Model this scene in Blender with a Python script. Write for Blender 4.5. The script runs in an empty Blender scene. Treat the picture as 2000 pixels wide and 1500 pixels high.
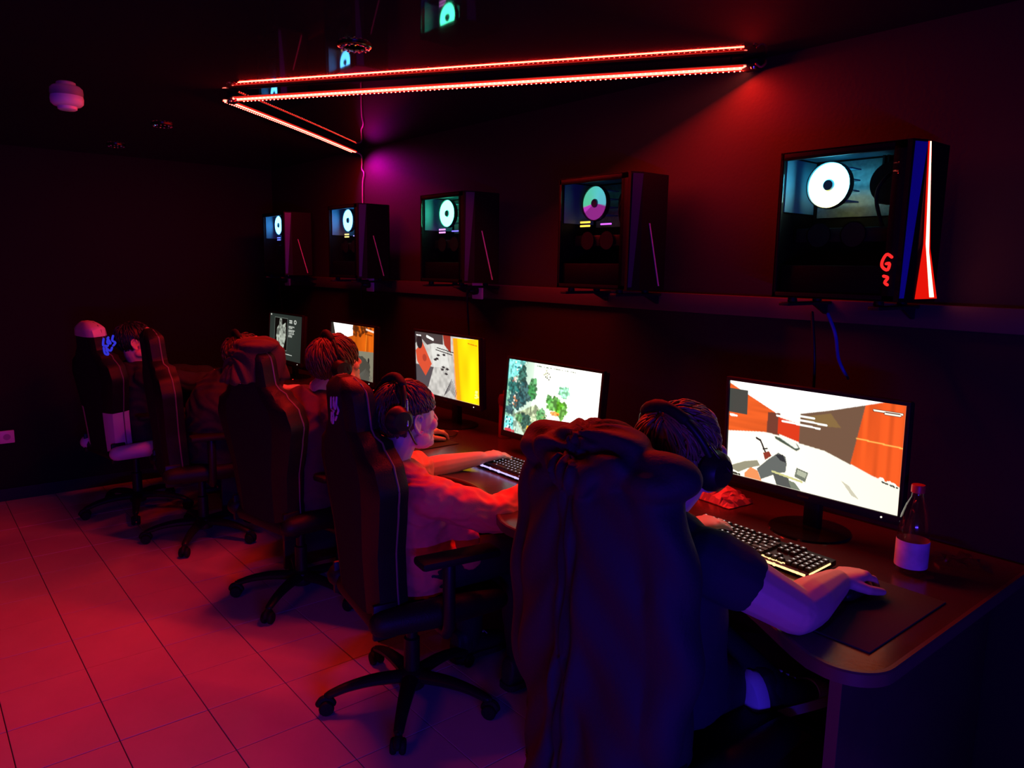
import bpy, bmesh, math, random
import numpy as np
from mathutils import Vector, Matrix, Quaternion
random.seed(7); RNG = np.random.default_rng(7)
SC = bpy.context.scene
COL = SC.collection
V = Vector
PI = math.pi

# ------------------------------------------------------------------ camera
CAMH = 1.53
F = 1459.0
YAW, PITCH, ROLL = math.radians(39.574), math.radians(8.863), math.radians(0.915)
fw = V((-math.cos(YAW)*math.cos(PITCH), math.sin(YAW)*math.cos(PITCH), -math.sin(PITCH)))
_r = fw.cross(V((0, 0, 1))).normalized(); _u = _r.cross(fw)
rt = math.cos(ROLL)*_r + math.sin(ROLL)*_u
up = -math.sin(ROLL)*_r + math.cos(ROLL)*_u
cam = bpy.data.cameras.new('camera'); cam.lens = F*36/2000; cam.sensor_width = 36; cam.clip_start = 0.02
camo = bpy.data.objects.new('camera', cam); COL.objects.link(camo)
M3 = Matrix((rt, up, -fw)).transposed()
camo.matrix_world = Matrix.Translation((0, 0, CAMH)) @ M3.to_4x4()
SC.camera = camo

def ray(px, py): return fw + rt*((px-1000)/F) + up*((750-py)/F)
def onX(px, py, X): d = ray(px, py); return V((0, 0, CAMH)) + d*(X/d.x)
def onY(px, py, Y): d = ray(px, py); return V((0, 0, CAMH)) + d*(Y/d.y)
def onZ(px, py, Z): d = ray(px, py); return V((0, 0, CAMH)) + d*((Z-CAMH)/d.z)

# ------------------------------------------------------------------ light
SC.view_settings.view_transform = 'Standard'; SC.view_settings.look = 'None'
SC.view_settings.exposure = 0.0; SC.view_settings.gamma = 1.0; SC.view_settings.use_curve_mapping = False
wd = bpy.data.worlds.new('world'); SC.world = wd; wd.use_nodes = True
wd.node_tree.nodes['Background'].inputs[0].default_value = (0.0, 0.0, 0.0, 1)
wd.node_tree.nodes['Background'].inputs[1].default_value = 0.0

CEIL = 2.22
STRIP_Z = CEIL-0.025
WALLY = 2.27
LEFTX = -5.62
RED = (1, 0.012, 0.006); BLUE = (0.055, 0.02, 1.0)
PA = V((-1.535, 2.24, STRIP_Z)); PB = V((-3.20, 1.165, STRIP_Z)); PB2 = V((-3.27, 1.14, STRIP_Z)); PC = V((-4.16, 2.19, STRIP_Z))
BL1 = V((0.925, -1.1, 0.84)); BL2 = V((0.925, 0.5, 0.84))

def area(name, a, b, w, power, color, aim):
    L = bpy.data.lights.new(name, 'AREA'); L.shape = 'RECTANGLE'
    d = b-a; L.size = d.length; L.size_y = w; L.energy = power; L.color = color
    o = bpy.data.objects.new(name, L); COL.objects.link(o)
    x = d.normalized(); z = -V(aim); z = (z-x*z.dot(x)).normalized(); y = z.cross(x)
    o.matrix_world = Matrix.Translation((a+b)/2) @ Matrix((x, y, z)).transposed().to_4x4()
    return o
DN = V((0, 0, -0.017))
area('led_light', PA+DN, PB+DN, 0.012, 46, RED, (0.25, -0.5, -0.83))
area('led_light', PB2+DN, PC+DN, 0.012, 24, RED, (-0.1, -0.35, -0.93))
RFILL1 = V((-2.3, -1.15, STRIP_Z)); RFILL2 = V((-0.2, -1.75, STRIP_Z))  # added red fill strip behind the camera, brightens the near floor
area('led_light', RFILL1+DN, RFILL2+DN, 0.012, 7, RED, (0, 0.1, -1))
area('led_light', BL1+V((-0.042, 0, 0)), BL2+V((-0.042, 0, 0)), 0.012, 40, BLUE, (-1, 0, 0))

def spot(name, loc, aim, power, color, size, blend=0.6, rad=0.01):
    L = bpy.data.lights.new(name, 'SPOT'); L.energy = power; L.color = color
    L.spot_size = math.radians(size); L.spot_blend = blend; L.shadow_soft_size = rad
    o = bpy.data.objects.new(name, L); COL.objects.link(o); o.location = loc
    o.rotation_euler = V(aim).to_track_quat('-Z', 'Y').to_euler(); return o
# end diodes of the strip where it meets the wall
spot('led_end_light', PC+V((-0.01, -0.07, -0.03)), (0.45, 0.55, -0.75), 14, (0.85, 0.0, 0.6), 120, 1.0)
spot('led_end_light', PA+V((0.02, -0.10, -0.02)), (0.1, 0.45, -0.9), 2.6, (1, 0.004, 0.01), 120, 1.0)

# ------------------------------------------------------------------ materials
MATS = {}
def mat(name, color=(0.5, 0.5, 0.5), rough=0.5, metal=0.0, spec=0.5, emit=None, estr=1.0, noise=None, bump=None, coat=0, sub=0, trans=0, sheen=0):
    if name in MATS: return MATS[name]
    m = bpy.data.materials.new(name); m.use_nodes = True
    nt = m.node_tree; b = nt.nodes['Principled BSDF']
    b.inputs['Base Color'].default_value = (*color, 1); b.inputs['Roughness'].default_value = rough
    b.inputs['Metallic'].default_value = metal; b.inputs['Specular IOR Level'].default_value = spec
    b.inputs['Coat Weight'].default_value = coat
    if trans: b.inputs['Transmission Weight'].default_value = trans
    if sheen: b.inputs['Sheen Weight'].default_value = sheen
    if sub:
        b.inputs['Subsurface Weight'].default_value = sub; b.inputs['Subsurface Radius'].default_value = (0.012, 0.004, 0.002)
        b.inputs['Subsurface Scale'].default_value = 1.0
    if emit:
        b.inputs['Emission Color'].default_value = (*emit, 1); b.inputs['Emission Strength'].default_value = estr
    if noise or bump:
        tc = nt.nodes.new('ShaderNodeTexCoord')
    if noise:
        sc, amt = noise
        n = nt.nodes.new('ShaderNodeTexNoise'); n.inputs['Scale'].default_value = sc; n.inputs['Detail'].default_value = 5
        nt.links.new(tc.outputs['Object'], n.inputs['Vector'])
        r = nt.nodes.new('ShaderNodeMix'); r.data_type = 'RGBA'
        r.inputs['A'].default_value = (*[c*(1-amt) for c in color], 1); r.inputs['B'].default_value = (*[min(1, c*(1+amt)) for c in color], 1)
        nt.links.new(n.outputs['Fac'], r.inputs['Factor']); nt.links.new(r.outputs['Result'], b.inputs['Base Color'])
    if bump:
        sc, st = bump
        n = nt.nodes.new('ShaderNodeTexNoise'); n.inputs['Scale'].default_value = sc; n.inputs['Detail'].default_value = 4
        nt.links.new(tc.outputs['Object'], n.inputs['Vector'])
        bp = nt.nodes.new('ShaderNodeBump'); bp.inputs['Strength'].default_value = st; bp.inputs['Distance'].default_value = 0.004
        nt.links.new(n.outputs['Fac'], bp.inputs['Height']); nt.links.new(bp.outputs['Normal'], b.inputs['Normal'])
    MATS[name] = m; return m

def glow(name, color, strength):
    if name in MATS: return MATS[name]
    m = bpy.data.materials.new(name); m.use_nodes = True; nt = m.node_tree; nt.nodes.clear()
    e = nt.nodes.new('ShaderNodeEmission'); e.inputs[0].default_value = (*color, 1); e.inputs[1].default_value = strength
    o = nt.nodes.new('ShaderNodeOutputMaterial'); nt.links.new(e.outputs[0], o.inputs[0]); MATS[name] = m; return m

def attr_glow(name, strength, gloss=0.0):
    """emission coloured by the mesh colour attribute 'Col' (a screen picture or an LED ring)"""
    if name in MATS: return MATS[name]
    m = bpy.data.materials.new(name); m.use_nodes = True; nt = m.node_tree; b = nt.nodes['Principled BSDF']
    a = nt.nodes.new('ShaderNodeAttribute'); a.attribute_name = 'Col'
    b.inputs['Base Color'].default_value = (0.01, 0.01, 0.01, 1); b.inputs['Roughness'].default_value = 0.4
    nt.links.new(a.outputs['Color'], b.inputs['Emission Color']); b.inputs['Emission Strength'].default_value = strength
    MATS[name] = m; return m

def glass(name, tint=(0.9, 0.9, 0.9), rough=0.02, ior=1.45):
    """thin clear sheet: Fresnel mix of see-through and mirror"""
    if name in MATS: return MATS[name]
    m = bpy.data.materials.new(name); m.use_nodes = True; nt = m.node_tree; nt.nodes.clear()
    t = nt.nodes.new('ShaderNodeBsdfTransparent'); t.inputs[0].default_value = (*tint, 1)
    g = nt.nodes.new('ShaderNodeBsdfGlossy'); g.inputs['Roughness'].default_value = rough
    f = nt.nodes.new('ShaderNodeFresnel'); gm = nt.nodes.new('ShaderNodeNewGeometry'); mr = nt.nodes.new('ShaderNodeMapRange')
    mr.inputs['To Min'].default_value = ior; mr.inputs['To Max'].default_value = 1/ior          # same reflectance from both sides of the sheet
    nt.links.new(gm.outputs['Backfacing'], mr.inputs['Value']); nt.links.new(mr.outputs['Result'], f.inputs['IOR'])
    x = nt.nodes.new('ShaderNodeMixShader'); o = nt.nodes.new('ShaderNodeOutputMaterial')
    nt.links.new(f.outputs[0], x.inputs[0]); nt.links.new(t.outputs[0], x.inputs[1]); nt.links.new(g.outputs[0], x.inputs[2])
    nt.links.new(x.outputs[0], o.inputs[0]); MATS[name] = m; return m

BLACK = mat('black_plastic', (0.010, 0.010, 0.011), 0.42, spec=0.3, noise=(40, 0.2))
BLACKM = mat('black_matte', (0.007, 0.007, 0.008), 0.7, spec=0.25, bump=(300, 0.1))
LEATHER = mat('black_leatherette', (0.009, 0.008, 0.009), 0.5, spec=0.25, bump=(220, 0.3))
FABRICK = mat('black_mesh_fabric', (0.012, 0.011, 0.012), 0.85, spec=0.2, bump=(500, 0.3))
METAL = mat('dark_steel', (0.08, 0.08, 0.085), 0.35, metal=1.0)
CHROME = mat('chrome', (0.6, 0.6, 0.62), 0.15, metal=1.0)
WHITEP = mat('white_plastic', (0.75, 0.73, 0.72), 0.4)
WHITEL = mat('white_leatherette', (0.62, 0.6, 0.6), 0.45, bump=(220, 0.2))
SKIN = mat('skin', (0.62, 0.42, 0.34), 0.5, noise=(60, 0.06), sub=0.12)
HAIRB = mat('brown_hair', (0.055, 0.03, 0.018), 0.45, noise=(300, 0.4))
HAIRF = mat('fair_hair', (0.17, 0.11, 0.05), 0.45, noise=(300, 0.4))

# ------------------------------------------------------------------ mesh helpers
def tag(o, label=None, cat=None, group=None, kind=None):
    if label: o['label'] = label
    if cat: o['category'] = cat
    if group: o['group'] = group
    if kind: o['kind'] = kind
    return o
def empty(name, loc=(0, 0, 0), rz=0, label=None, cat=None, group=None):
    o = bpy.data.objects.new(name, None); COL.objects.link(o); o.location = loc; o.rotation_euler = (0, 0, rz); o.empty_display_size = 0.05
    return tag(o, label, cat, group)
def copy_tree(o, parent=None):
    c = o.copy(); COL.objects.link(c); c.parent = parent
    for ch in list(o.children): copy_tree(ch, c)
    return c

class MB:
    def __init__(s): s.v = []; s.f = []; s.m = []; s.cur = 0
    def add(s, vs, fs):
        n = len(s.v); s.v += [tuple(v) for v in vs]
        for f in fs: s.f.append([i+n for i in f]); s.m.append(s.cur)
        return s
    def box(s, c, d, M=None, bev=0.0):
        x, y, z = [k/2 for k in d]
        if bev <= 0:
            vs = [V((sx*x, sy*y, sz*z)) for sz in (-1, 1) for sy in (-1, 1) for sx in (-1, 1)]
            fs = [(0, 2, 3, 1), (4, 5, 7, 6), (0, 1, 5, 4), (2, 6, 7, 3), (0, 4, 6, 2), (1, 3, 7, 5)]
        else:
            bm = bmesh.new(); bmesh.ops.create_cube(bm, size=1)
            for v in bm.verts: v.co = V((v.co.x*2*x, v.co.y*2*y, v.co.z*2*z))
            bmesh.ops.bevel(bm, geom=bm.edges[:], offset=bev, segments=2, affect='EDGES', profile=0.5)
            bm.verts.index_update(); vs = [v.co.copy() for v in bm.verts]; fs = [[v.index for v in f.verts] for f in bm.faces]; bm.free()
        if M is not None: vs = [M @ v for v in vs]
        return s.add([V(c)+v for v in vs], fs)
    def tube(s, pts, rads, n=10, caps=True, flat=None, samples=0, ref=None):
        """tube along points; flat=(axis vector, factor) squashes the section; samples resamples smoothly"""
        pts = [V(p) for p in pts]
        if not hasattr(rads, '__len__'): rads = [rads]*len(pts)
        if samples:
            P = []; R = []
            m = len(pts)-1
            for k in range(samples+1):
                t = k/samples*m; i = min(int(t), m-1); u = t-i
                p0 = pts[max(i-1, 0)]; p1 = pts[i]; p2 = pts[i+1]; p3 = pts[min(i+2, m)]
                P.append(0.5*((2*p1)+(p2-p0)*u+(2*p0-5*p1+4*p2-p3)*u*u+(3*p1-p0-3*p2+p3)*u**3)); R.append(rads[i]*(1-u)+rads[i+1]*u)
            pts, rads = P, R
        t0 = (pts[1]-pts[0]).normalized()
        a = V(ref) if ref is not None else (V((0, 0, 1)) if abs(t0.z) < 0.9 else V((1, 0, 0)))
        a = (a-t0*a.dot(t0)).normalized()
        rings = []
        for i, p in enumerate(pts):
            t = ((pts[min(i+1, len(pts)-1)]-pts[max(i-1, 0)])).normalized()
            a = (a-t*a.dot(t)).normalized(); b = t.cross(a)
            rings.append((p, t, a.copy(), b, rads[i]))
        full = []
        if caps:
            p, t, a, b, r = rings[0]
            for k in (0.12, 0.5, 0.85): full.append((p-t*r*math.sqrt(max(0, 1-k*k))*0.98, a, b, r*k))
        for p, t, a, b, r in rings: full.append((p, a, b, r))
        if caps:
            p, t, a, b, r = rings[-1]
            for k in (0.85, 0.5, 0.12): full.append((p+t*r*math.sqrt(max(0, 1-k*k))*0.98, a, b, r*k))
        vs = []
        for p, a, b, r in full:
            for j in range(n):
                ang = 2*PI*j/n; o = a*(math.cos(ang)*r)+b*(math.sin(ang)*r)
                if flat: ax = V(flat[0]).normalized(); o = o-ax*o.dot(ax)*(1-flat[1])
                vs.append(p+o)
        fs = []
        for i in range(len(full)-1):
            for j in range(n): fs.append((i*n+j, i*n+(j+1) % n, (i+1)*n+(j+1) % n, (i+1)*n+j))
        fs.append(list(range(n))[::-1]); L = (len(full)-1)*n; fs.append([L+j for j in range(n)])
        return s.add(vs, fs)
    def lathe(s, prof, c=(0, 0, 0), n=24, M=None, cap=True):
        """profile [(r,z)] turned about z"""
        vs = []
        for r, z in prof:
            for j in range(n): vs.append(V((r*math.cos(2*PI*j/n), r*math.sin(2*PI*j/n), z)))
        if M is not None: vs = [M @ v for v in vs]
        vs = [V(c)+v for v in vs]; fs = []
        for i in range(len(prof)-1):
            for j in range(n): fs.append((i*n+j, i*n+(j+1) % n, (i+1)*n+(j+1) % n, (i+1)*n+j))
        closed = prof[0] == prof[-1]
        if prof[0][0] > 1e-5 and cap and not closed: fs.append(list(range(n))[::-1])
        if prof[-1][0] > 1e-5 and cap and not closed: fs.append([(len(prof)-1)*n+j for j in range(n)])
        return s.add(vs, fs)
    def ell(s, c, r, M=None, nu=16, nv=10):
        vs = []
        for i in range(nv+1):
            th = PI*i/nv*0.998+0.001*PI
            for j in range(nu):
                ph = 2*PI*j/nu; vs.append(V((r[0]*math.sin(th)*math.cos(ph), r[1]*math.sin(th)*math.sin(ph), -r[2]*math.cos(th))))
        if M is not None: vs = [M @ v for v in vs]
        fs = [(i*nu+j, i*nu+(j+1) % nu, (i+1)*nu+(j+1) % nu, (i+1)*nu+j) for i in range(nv) for j in range(nu)]
        fs.append(list(range(nu))[::-1]); fs.append([nv*nu+j for j in range(nu)])
        return s.add([V(c)+v for v in vs], fs)
    def loft(s, secs, n=28):
        """secs: (centre, rx, ry, xdir, ydir, exponent) closed superellipse rings"""
        vs = []
        for c, rx, ry, xd, yd, ex in secs:
            for j in range(n):
                a = 2*PI*j/n; ca, sa = math.cos(a), math.sin(a)
                k = 2/ex
                vs.append(V(c)+V(xd)*(rx*math.copysign(abs(ca)**k, ca))+V(yd)*(ry*math.copysign(abs(sa)**k, sa)))
        fs = [(i*n+j, i*n+(j+1) % n, (i+1)*n+(j+1) % n, (i+1)*n+j) for i in range(len(secs)-1) for j in range(n)]
        fs.append(list(range(n))[::-1]); L = (len(secs)-1)*n; fs.append([L+j for j in range(n)])
        return s.add(vs, fs)
    def prism(s, poly, h0, h1, plane='xy'):
        """extrude a 2D outline"""
        n = len(poly)
        mk = {'xy': lambda p, h: (p[0], p[1], h), 'xz': lambda p, h: (p[0], h, p[1]), 'yz': lambda p, h: (h, p[0], p[1])}[plane]
        vs = [mk(p, h0) for p in poly]+[mk(p, h1) for p in poly]
        fs = [list(range(n))[::-1], [n+i for i in range(n)]]+[(i, (i+1) % n, n+(i+1) % n, n+i) for i in range(n)]
        return s.add(vs, fs)
    def xf(s, M): s.v = [tuple(M @ V(v)) for v in s.v]; return s
    def mesh(s, name, mats):
        me = bpy.data.meshes.new(name); me.from_pydata(s.v, [], s.f); me.update()
        for m in (mats if isinstance(mats, (list, tuple)) else [mats]): me.materials.append(m)
        if any(s.m): me.polygons.foreach_set('material_index', s.m)
        bm = bmesh.new(); bm.from_mesh(me); bmesh.ops.recalc_face_normals(bm, faces=bm.faces[:]); bm.to_mesh(me); bm.free()
        return me
    def build(s, name, mats, parent=None, smooth=True, angle=40):
        me = s.mesh(name, mats); o = bpy.data.objects.new(name, me); COL.objects.link(o); o.parent = parent
        if smooth:
            me.polygons.foreach_set('use_smooth', [True]*len(me.polygons))
            try: me.set_sharp_from_angle(angle=math.radians(angle))
            except Exception: pass
        return o
    def blob(s, name, mats, parent=None, voxel=0.005, smooth=4, disp=None):
        """fuse overlapping closed shapes into one continuous skin (voxel remesh), baked to a mesh"""
        me = s.mesh(name+'_src', mats); t = bpy.data.objects.new(name+'_src', me); COL.objects.link(t)
        r = t.modifiers.new('r', 'REMESH'); r.mode = 'VOXEL'; r.voxel_size = voxel; r.use_smooth_shade = True
        if smooth: k = t.modifiers.new('s', 'SMOOTH'); k.factor = 0.5; k.iterations = smooth
        dg = bpy.context.evaluated_depsgraph_get(); dg.update()
        nm = bpy.data.meshes.new_from_object(t.evaluated_get(dg)); nm.name = name
        bpy.data.objects.remove(t); bpy.data.meshes.remove(me)
        if disp:
            n = len(nm.vertices); co = np.empty(n*3); nm.vertices.foreach_get('co', co); co = co.reshape(-1, 3)
            no = np.empty(n*3); nm.vertices.foreach_get('normal', no); no = no.reshape(-1, 3)
            co += no*disp(co)[:, None]; nm.vertices.foreach_set('co', co.ravel()); nm.update()
        nm.materials.clear()
        for m in (mats if isinstance(mats, (list, tuple)) else [mats]): nm.materials.append(m)
        nm.polygons.foreach_set('use_smooth', [True]*len(nm.polygons))
        o = bpy.data.objects.new(name, nm); COL.objects.link(o); o.parent = parent
        return o

def S(*c): return tuple(((x/255/12.92) if x/255 <= 0.04045 else ((x/255+0.055)/1.055)**2.4) for x in c)

# ------------------------------------------------------------------ room shell
XR, YB = 0.95, -2.4
TILE = 0.2772; GX, GY = -2.216, 0.165
TILEM = mat('floor_tile', (0.47, 0.43, 0.41), 0.42, noise=(7, 0.10), bump=(120, 0.06))
GROUT = mat('floor_grout', (0.10, 0.08, 0.075), 0.8)
WALLM = mat('wall_paint_dark', (0.0155, 0.010, 0.0105), 0.65, spec=0.3, noise=(3, 0.12), bump=(90, 0.15))
WALLK = mat('wall_paint_black', (0.005, 0.004, 0.005), 0.7, spec=0.2, noise=(3, 0.15), bump=(90, 0.15))
fl = MB().box(((LEFTX+XR)/2, (YB+WALLY)/2, -0.035), (XR-LEFTX+0.2, WALLY-YB+0.2, 0.06)).build('floor', GROUT, smooth=False); tag(fl, kind='structure')
tm = None; rest = MB(); ntile = 0
i0, i1 = math.floor((LEFTX-GX)/TILE), math.ceil((XR-GX)/TILE); j0, j1 = math.floor((YB-GY)/TILE), math.ceil((WALLY-GY)/TILE)
cells = []
for i in range(i0, i1):
    for j in range(j0, j1):
        x0, x1 = GX+i*TILE, GX+(i+1)*TILE; y0, y1 = GY+j*TILE, GY+(j+1)*TILE
        x0, x1, y0, y1 = max(x0, LEFTX), min(x1, XR), max(y0, YB), min(y1, WALLY)
        if x1-x0 < 0.02 or y1-y0 < 0.02: continue
        cx, cy = (x0+x1)/2, (y0+y1)/2
        dep = V((cx, cy, -CAMH)).dot(fw)
        vis = dep > 0.3 and -0.25 < (V((cx, cy, -CAMH)).dot(rt))/dep*F/2000+0.5 < 1.1 and cy < 1.7
        cells.append((0 if vis else 1, V((cx, cy, 0)).length, cx, cy, x1-x0, y1-y0))
cells.sort()
tbase = MB().box((0, 0, -0.004), (TILE-0.0032, TILE-0.0032, 0.008), bev=0.0012).mesh('tile', TILEM)
for k, (vi, d, cx, cy, sx, sy) in enumerate(cells):
    full = sx > TILE-0.002 and sy > TILE-0.002
    zz = random.uniform(-0.0005, 0.0004)
    if vi == 0 and k < 290:
        me = tbase if full else MB().box((0, 0, -0.004), (sx-0.0032, sy-0.0032, 0.008)).mesh('tile', TILEM)
        o = bpy.data.objects.new('tile', me); COL.objects.link(o); o.parent = fl; o.location = (cx, cy, zz)
        o.rotation_euler = (random.uniform(-0.001, 0.001), random.uniform(-0.001, 0.001), 0)
    else:
        rest.box((cx, cy, -0.004+zz), (sx-0.0032, sy-0.0032, 0.008))
tag(rest.build('tile_field', TILEM, fl, smooth=False), kind='stuff')

def wall(name, c, d, m): return tag(MB().box(c, d).build(name, m, smooth=False), kind='structure')
wall('wall_back', ((LEFTX+XR)/2, WALLY+0.05, CEIL/2), (XR-LEFTX+0.2, 0.1, CEIL), WALLM)
wall('wall_left', (LEFTX-0.05, (YB+WALLY)/2, CEIL/2), (0.1, WALLY-YB, CEIL), WALLK)
wall('wall_right', (XR+0.05, (YB+WALLY)/2, CEIL/2), (0.1, WALLY-YB, CEIL), WALLK)
wall('wall_front', ((LEFTX+XR)/2, YB-0.05, CEIL/2), (XR-LEFTX+0.2, 0.1, CEIL), WALLK)
CEILM = mat('gloss_black_stretch_ceiling', (0.012, 0.010, 0.012), 0.035, spec=0.36)
wall('ceiling', ((LEFTX+XR)/2, (YB+WALLY)/2, CEIL+0.04), (XR-LEFTX+0.2, WALLY-YB+0.2, 0.08), CEILM)
tag(MB().box((LEFTX+0.006, (YB+WALLY)/2, 0.04), (0.012, WALLY-YB, 0.08)).build('baseboard_left', BLACK, smooth=False), kind='structure')
tag(MB().box(((LEFTX+XR)/2, WALLY-0.006, 0.04), (XR-LEFTX-0.03, 0.012, 0.08)).build('baseboard_back', BLACK, smooth=False), kind='structure')
# cable duct along the wall under the computers
TRUNK = mat('painted_duct', (0.045, 0.032, 0.036), 0.5)
dt = MB().box(((LEFTX+0.9)/2, WALLY-0.0145, 1.412), (0.9-LEFTX-0.04, 0.029, 0.068), bev=0.003).build('trim_1', TRUNK); tag(dt, kind='structure')

# ------------------------------------------------------------------ LED strips
LEDRED = glow('led_red_halo', (1, 0.006, 0.003), 1.6)
LEDCORE = glow('led_red_core', (1, 0.09, 0.06), 22.0)
LEDDIM = glow('led_red_diffuser', (1, 0.13, 0.09), 6.5)
LEDBLUE = glow('led_blue_halo', (0.03, 0.02, 1), 2.0)
LEDBCORE = glow('led_blue_core', (0.2, 0.2, 1), 8.0)
def led_strip(name, a, b, halo, core, dimcore, label, sag=0.0, off=V((0, 0, 0)), ws=1.0, group=None):
    root = empty(name, a, 0, label, 'light', group)
    d = b-a; n = 24
    pts = [d*(k/n)+V((0, 0, -sag*math.sin(PI*k/n)))+off*math.sin(PI*k/n) for k in range(n+1)]
    # flat profile: black channel above, shallow convex diffuser below, halo added as thin glowing lips, small diodes along its edges
    sd = V((0, 0, 1)).cross(d).normalized(); tp = MB(); m = MB(); k = int(d.length*55)
    MB().tube([p+V((0, 0, 0.0045)) for p in pts], 0.034*ws, n=10, flat=((0, 0, 1), 0.07/ws), ref=sd).build('channel', BLACK, root)
    MB().tube([p+V((0, 0, 0.0005)) for p in pts], 0.026*ws, n=14, flat=((0, 0, 1), 0.24), ref=sd).build('diffuser', dimcore, root)
    for s_ in (-1, 1): tp.tube([p+sd*(0.0275*ws*s_)+V((0, 0, 0.0)) for p in pts], 0.0026, n=6)
    tp.tube([p+V((0, 0, -0.0066*ws)) for p in pts], 0.0018, n=6)
    tp.build('halo', halo, root)
    for i in range(k):
        t = (i+0.5)/k; p = d*t+V((0, 0, -sag*math.sin(PI*t)))+off*math.sin(PI*t)
        for s_ in (-1, 1): m.ell(p+sd*(0.021*ws*s_)+V((0, 0, -0.0036*ws)), (0.003, 0.003, 0.003), nu=6, nv=4)
    tag(m.build('diode', core, root), kind='stuff')
    for t in (0.02, 0.5, 0.98):
        p = d*t+V((0, 0, -sag*math.sin(PI*t)))+off*math.sin(PI*t)
        MB().tube([p+V((0, 0, 0.005)), p+V((0, 0, 0.026))], 0.003, n=6, caps=False).build('clip', BLACK, root)
    return root
led_strip('led_strip', PA, PB, LEDRED, LEDCORE, LEDDIM, 'long straight red LED strip hung under the glossy black ceiling')
led_strip('led_strip', PB2, PC, LEDRED, LEDCORE, LEDDIM, 'shorter bowed red LED strip ending at the wall in magenta glow', off=V((0.03, -0.02, 0)), ws=0.6)
led_strip('led_strip', RFILL1, RFILL2, LEDRED, LEDCORE, LEDDIM, 'added unseen red LED fill strip under the ceiling behind the camera')
led_strip('led_strip', BL1, BL2, LEDBLUE, LEDBCORE, LEDBCORE, 'blue LED strip along the side wall near the desk end')
# end pieces of the strip
def end_clamp(name, p, label):
    r = empty(name, p, 0, label, 'bracket')
    MB().box((0, 0, 0.004), (0.055, 0.035, 0.034), bev=0.005).build('block', BLACK, r)
    MB().tube([(0.03, -0.02, 0), (0.04, -0.01, -0.01), (0.05, 0, 0.0), (0.045, 0.01, 0.012)], 0.004, samples=8).build('wire_loop', mat('red_wire', (0.4, 0.03, 0.03), 0.4), r)
    MB().lathe([(0.008, -0.006), (0.01, 0), (0.004, 0.004)], (0.02, -0.02, -0.008), n=10).build('screw', CHROME, r)
end_clamp('strip_clamp', PA+V((0.03, 0.005, 0)), 'small black end clamp of the red strip high on the wall')
end_clamp('strip_clamp', PB+V((-0.035, -0.012, 0.0)), 'small black joint clamp where two red strips meet')
# cable dropping down the wall at the far end
cb = MB().tube([PC+V((0, 0.0, 0)), PC+V((-0.01, 0.05, -0.01)), PC+V((-0.03, 0.068, -0.05)), PC+V((-0.035, 0.07, -0.09)), PC+V((-0.01, 0.07, -0.12)), PC+V((-0.03, 0.07, -0.2)), PC+V((-0.03, 0.07, -0.5))], 0.004, samples=30).build('supply_cable', mat('grey_cable', (0.2, 0.18, 0.2), 0.5))
tag(cb, 'thin supply cable dropping from the strip end down the wall', 'cable')

# ------------------------------------------------------------------ ceiling fittings
CRY = mat('faceted_crystal', (0.75, 0.7, 0.7), 0.08, metal=0.9)
def downlight(p, label):
    r = empty('downlight', p, 0, label, 'light', 'unlit downlights in the ceiling')
    MB().lathe([(0.03, -0.001), (0.03, -0.006), (0.045, -0.009), (0.053, -0.005), (0.053, 0.0)], n=28).build('ring', mat('dark_chrome', (0.12, 0.1, 0.1), 0.2, metal=1), r)
    MB().lathe([(0.0, -0.003), (0.03, -0.003)], n=24).build('lens', mat('dull_lens', (0.05, 0.045, 0.045), 0.2), r)
    for k in range(14):
        a = 2*PI*k/14; M = Matrix.Rotation(a, 3, 'Z')
        MB().lathe([(0.0, -0.004), (0.005, -0.002), (0.006, 0.0), (0.0, 0.002)], V((0.042*math.cos(a), 0.042*math.sin(a), -0.010)), n=5, M=M).build('crystal', CRY, r, smooth=False)
downlight(V((-2.264, 1.2, CEIL)), 'round crystal-ringed downlight in the ceiling before the long red strip')
downlight(V((-4.186, 1.13, CEIL)), 'round crystal-ringed downlight above the seats, beyond the strip joint')
downlight(V((-5.11, 1.11, CEIL)), 'round crystal-ringed downlight closest to the far end wall')
sd = empty('smoke_detector', (-3.78, 0.642, CEIL), 0, 'white domed smoke detector on the dark ceiling', 'detector')
MB().lathe([(0.062, 0.0), (0.064, -0.012), (0.062, -0.03), (0.052, -0.04), (0.04, -0.043)], n=28).build('body', WHITEP, sd)
MB().lathe([(0.038, -0.042), (0.037, -0.054), (0.03, -0.058), (0.0, -0.059)], n=24).build('cap', WHITEP, sd)

# ------------------------------------------------------------------ sockets
def socket(p, rot, label, plug=True, group=None):
    r = empty('wall_socket', p, rot, label, 'socket', group)       # faces -y locally
    MB().box((0, -0.006, 0), (0.082, 0.012, 0.082), bev=0.004).build('plate', WHITEP, r)
    MB().lathe([(0.0, 0.0), (0.02, 0.0), (0.02, 0.003), (0.023, 0.003)], (0, -0.0125, 0), n=20, M=Matrix.Rotation(-PI/2, 3, 'X')).build('well', mat('socket_well', (0.4, 0.4, 0.4), 0.5), r)
    return r
def plug(p, label, dz=-0.3, kink=0.05):
    r = empty('power_plug', p, 0, label, 'plug', 'black plugs in the wall sockets')
    MB().lathe([(0.0, 0), (0.019, 0), (0.021, 0.02), (0.014, 0.035), (0.008, 0.045)], (0, -0.0132, 0), n=16, M=Matrix.Rotation(PI/2, 3, 'X')).build('plug_body', BLACK, r)
    MB().tube([(0, -0.055, 0), (0.0, -0.07, -0.02), (-0.01, -0.06, -0.09), (-0.02, -0.045, -0.2), (-0.02, -0.045, dz)], 0.0045, samples=20).build('cord', BLACK, r)
names = {5: 'computer with the blue memory light', 4: 'computer with the yellow memory light', 3: 'computer with the green-lit window'}
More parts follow.
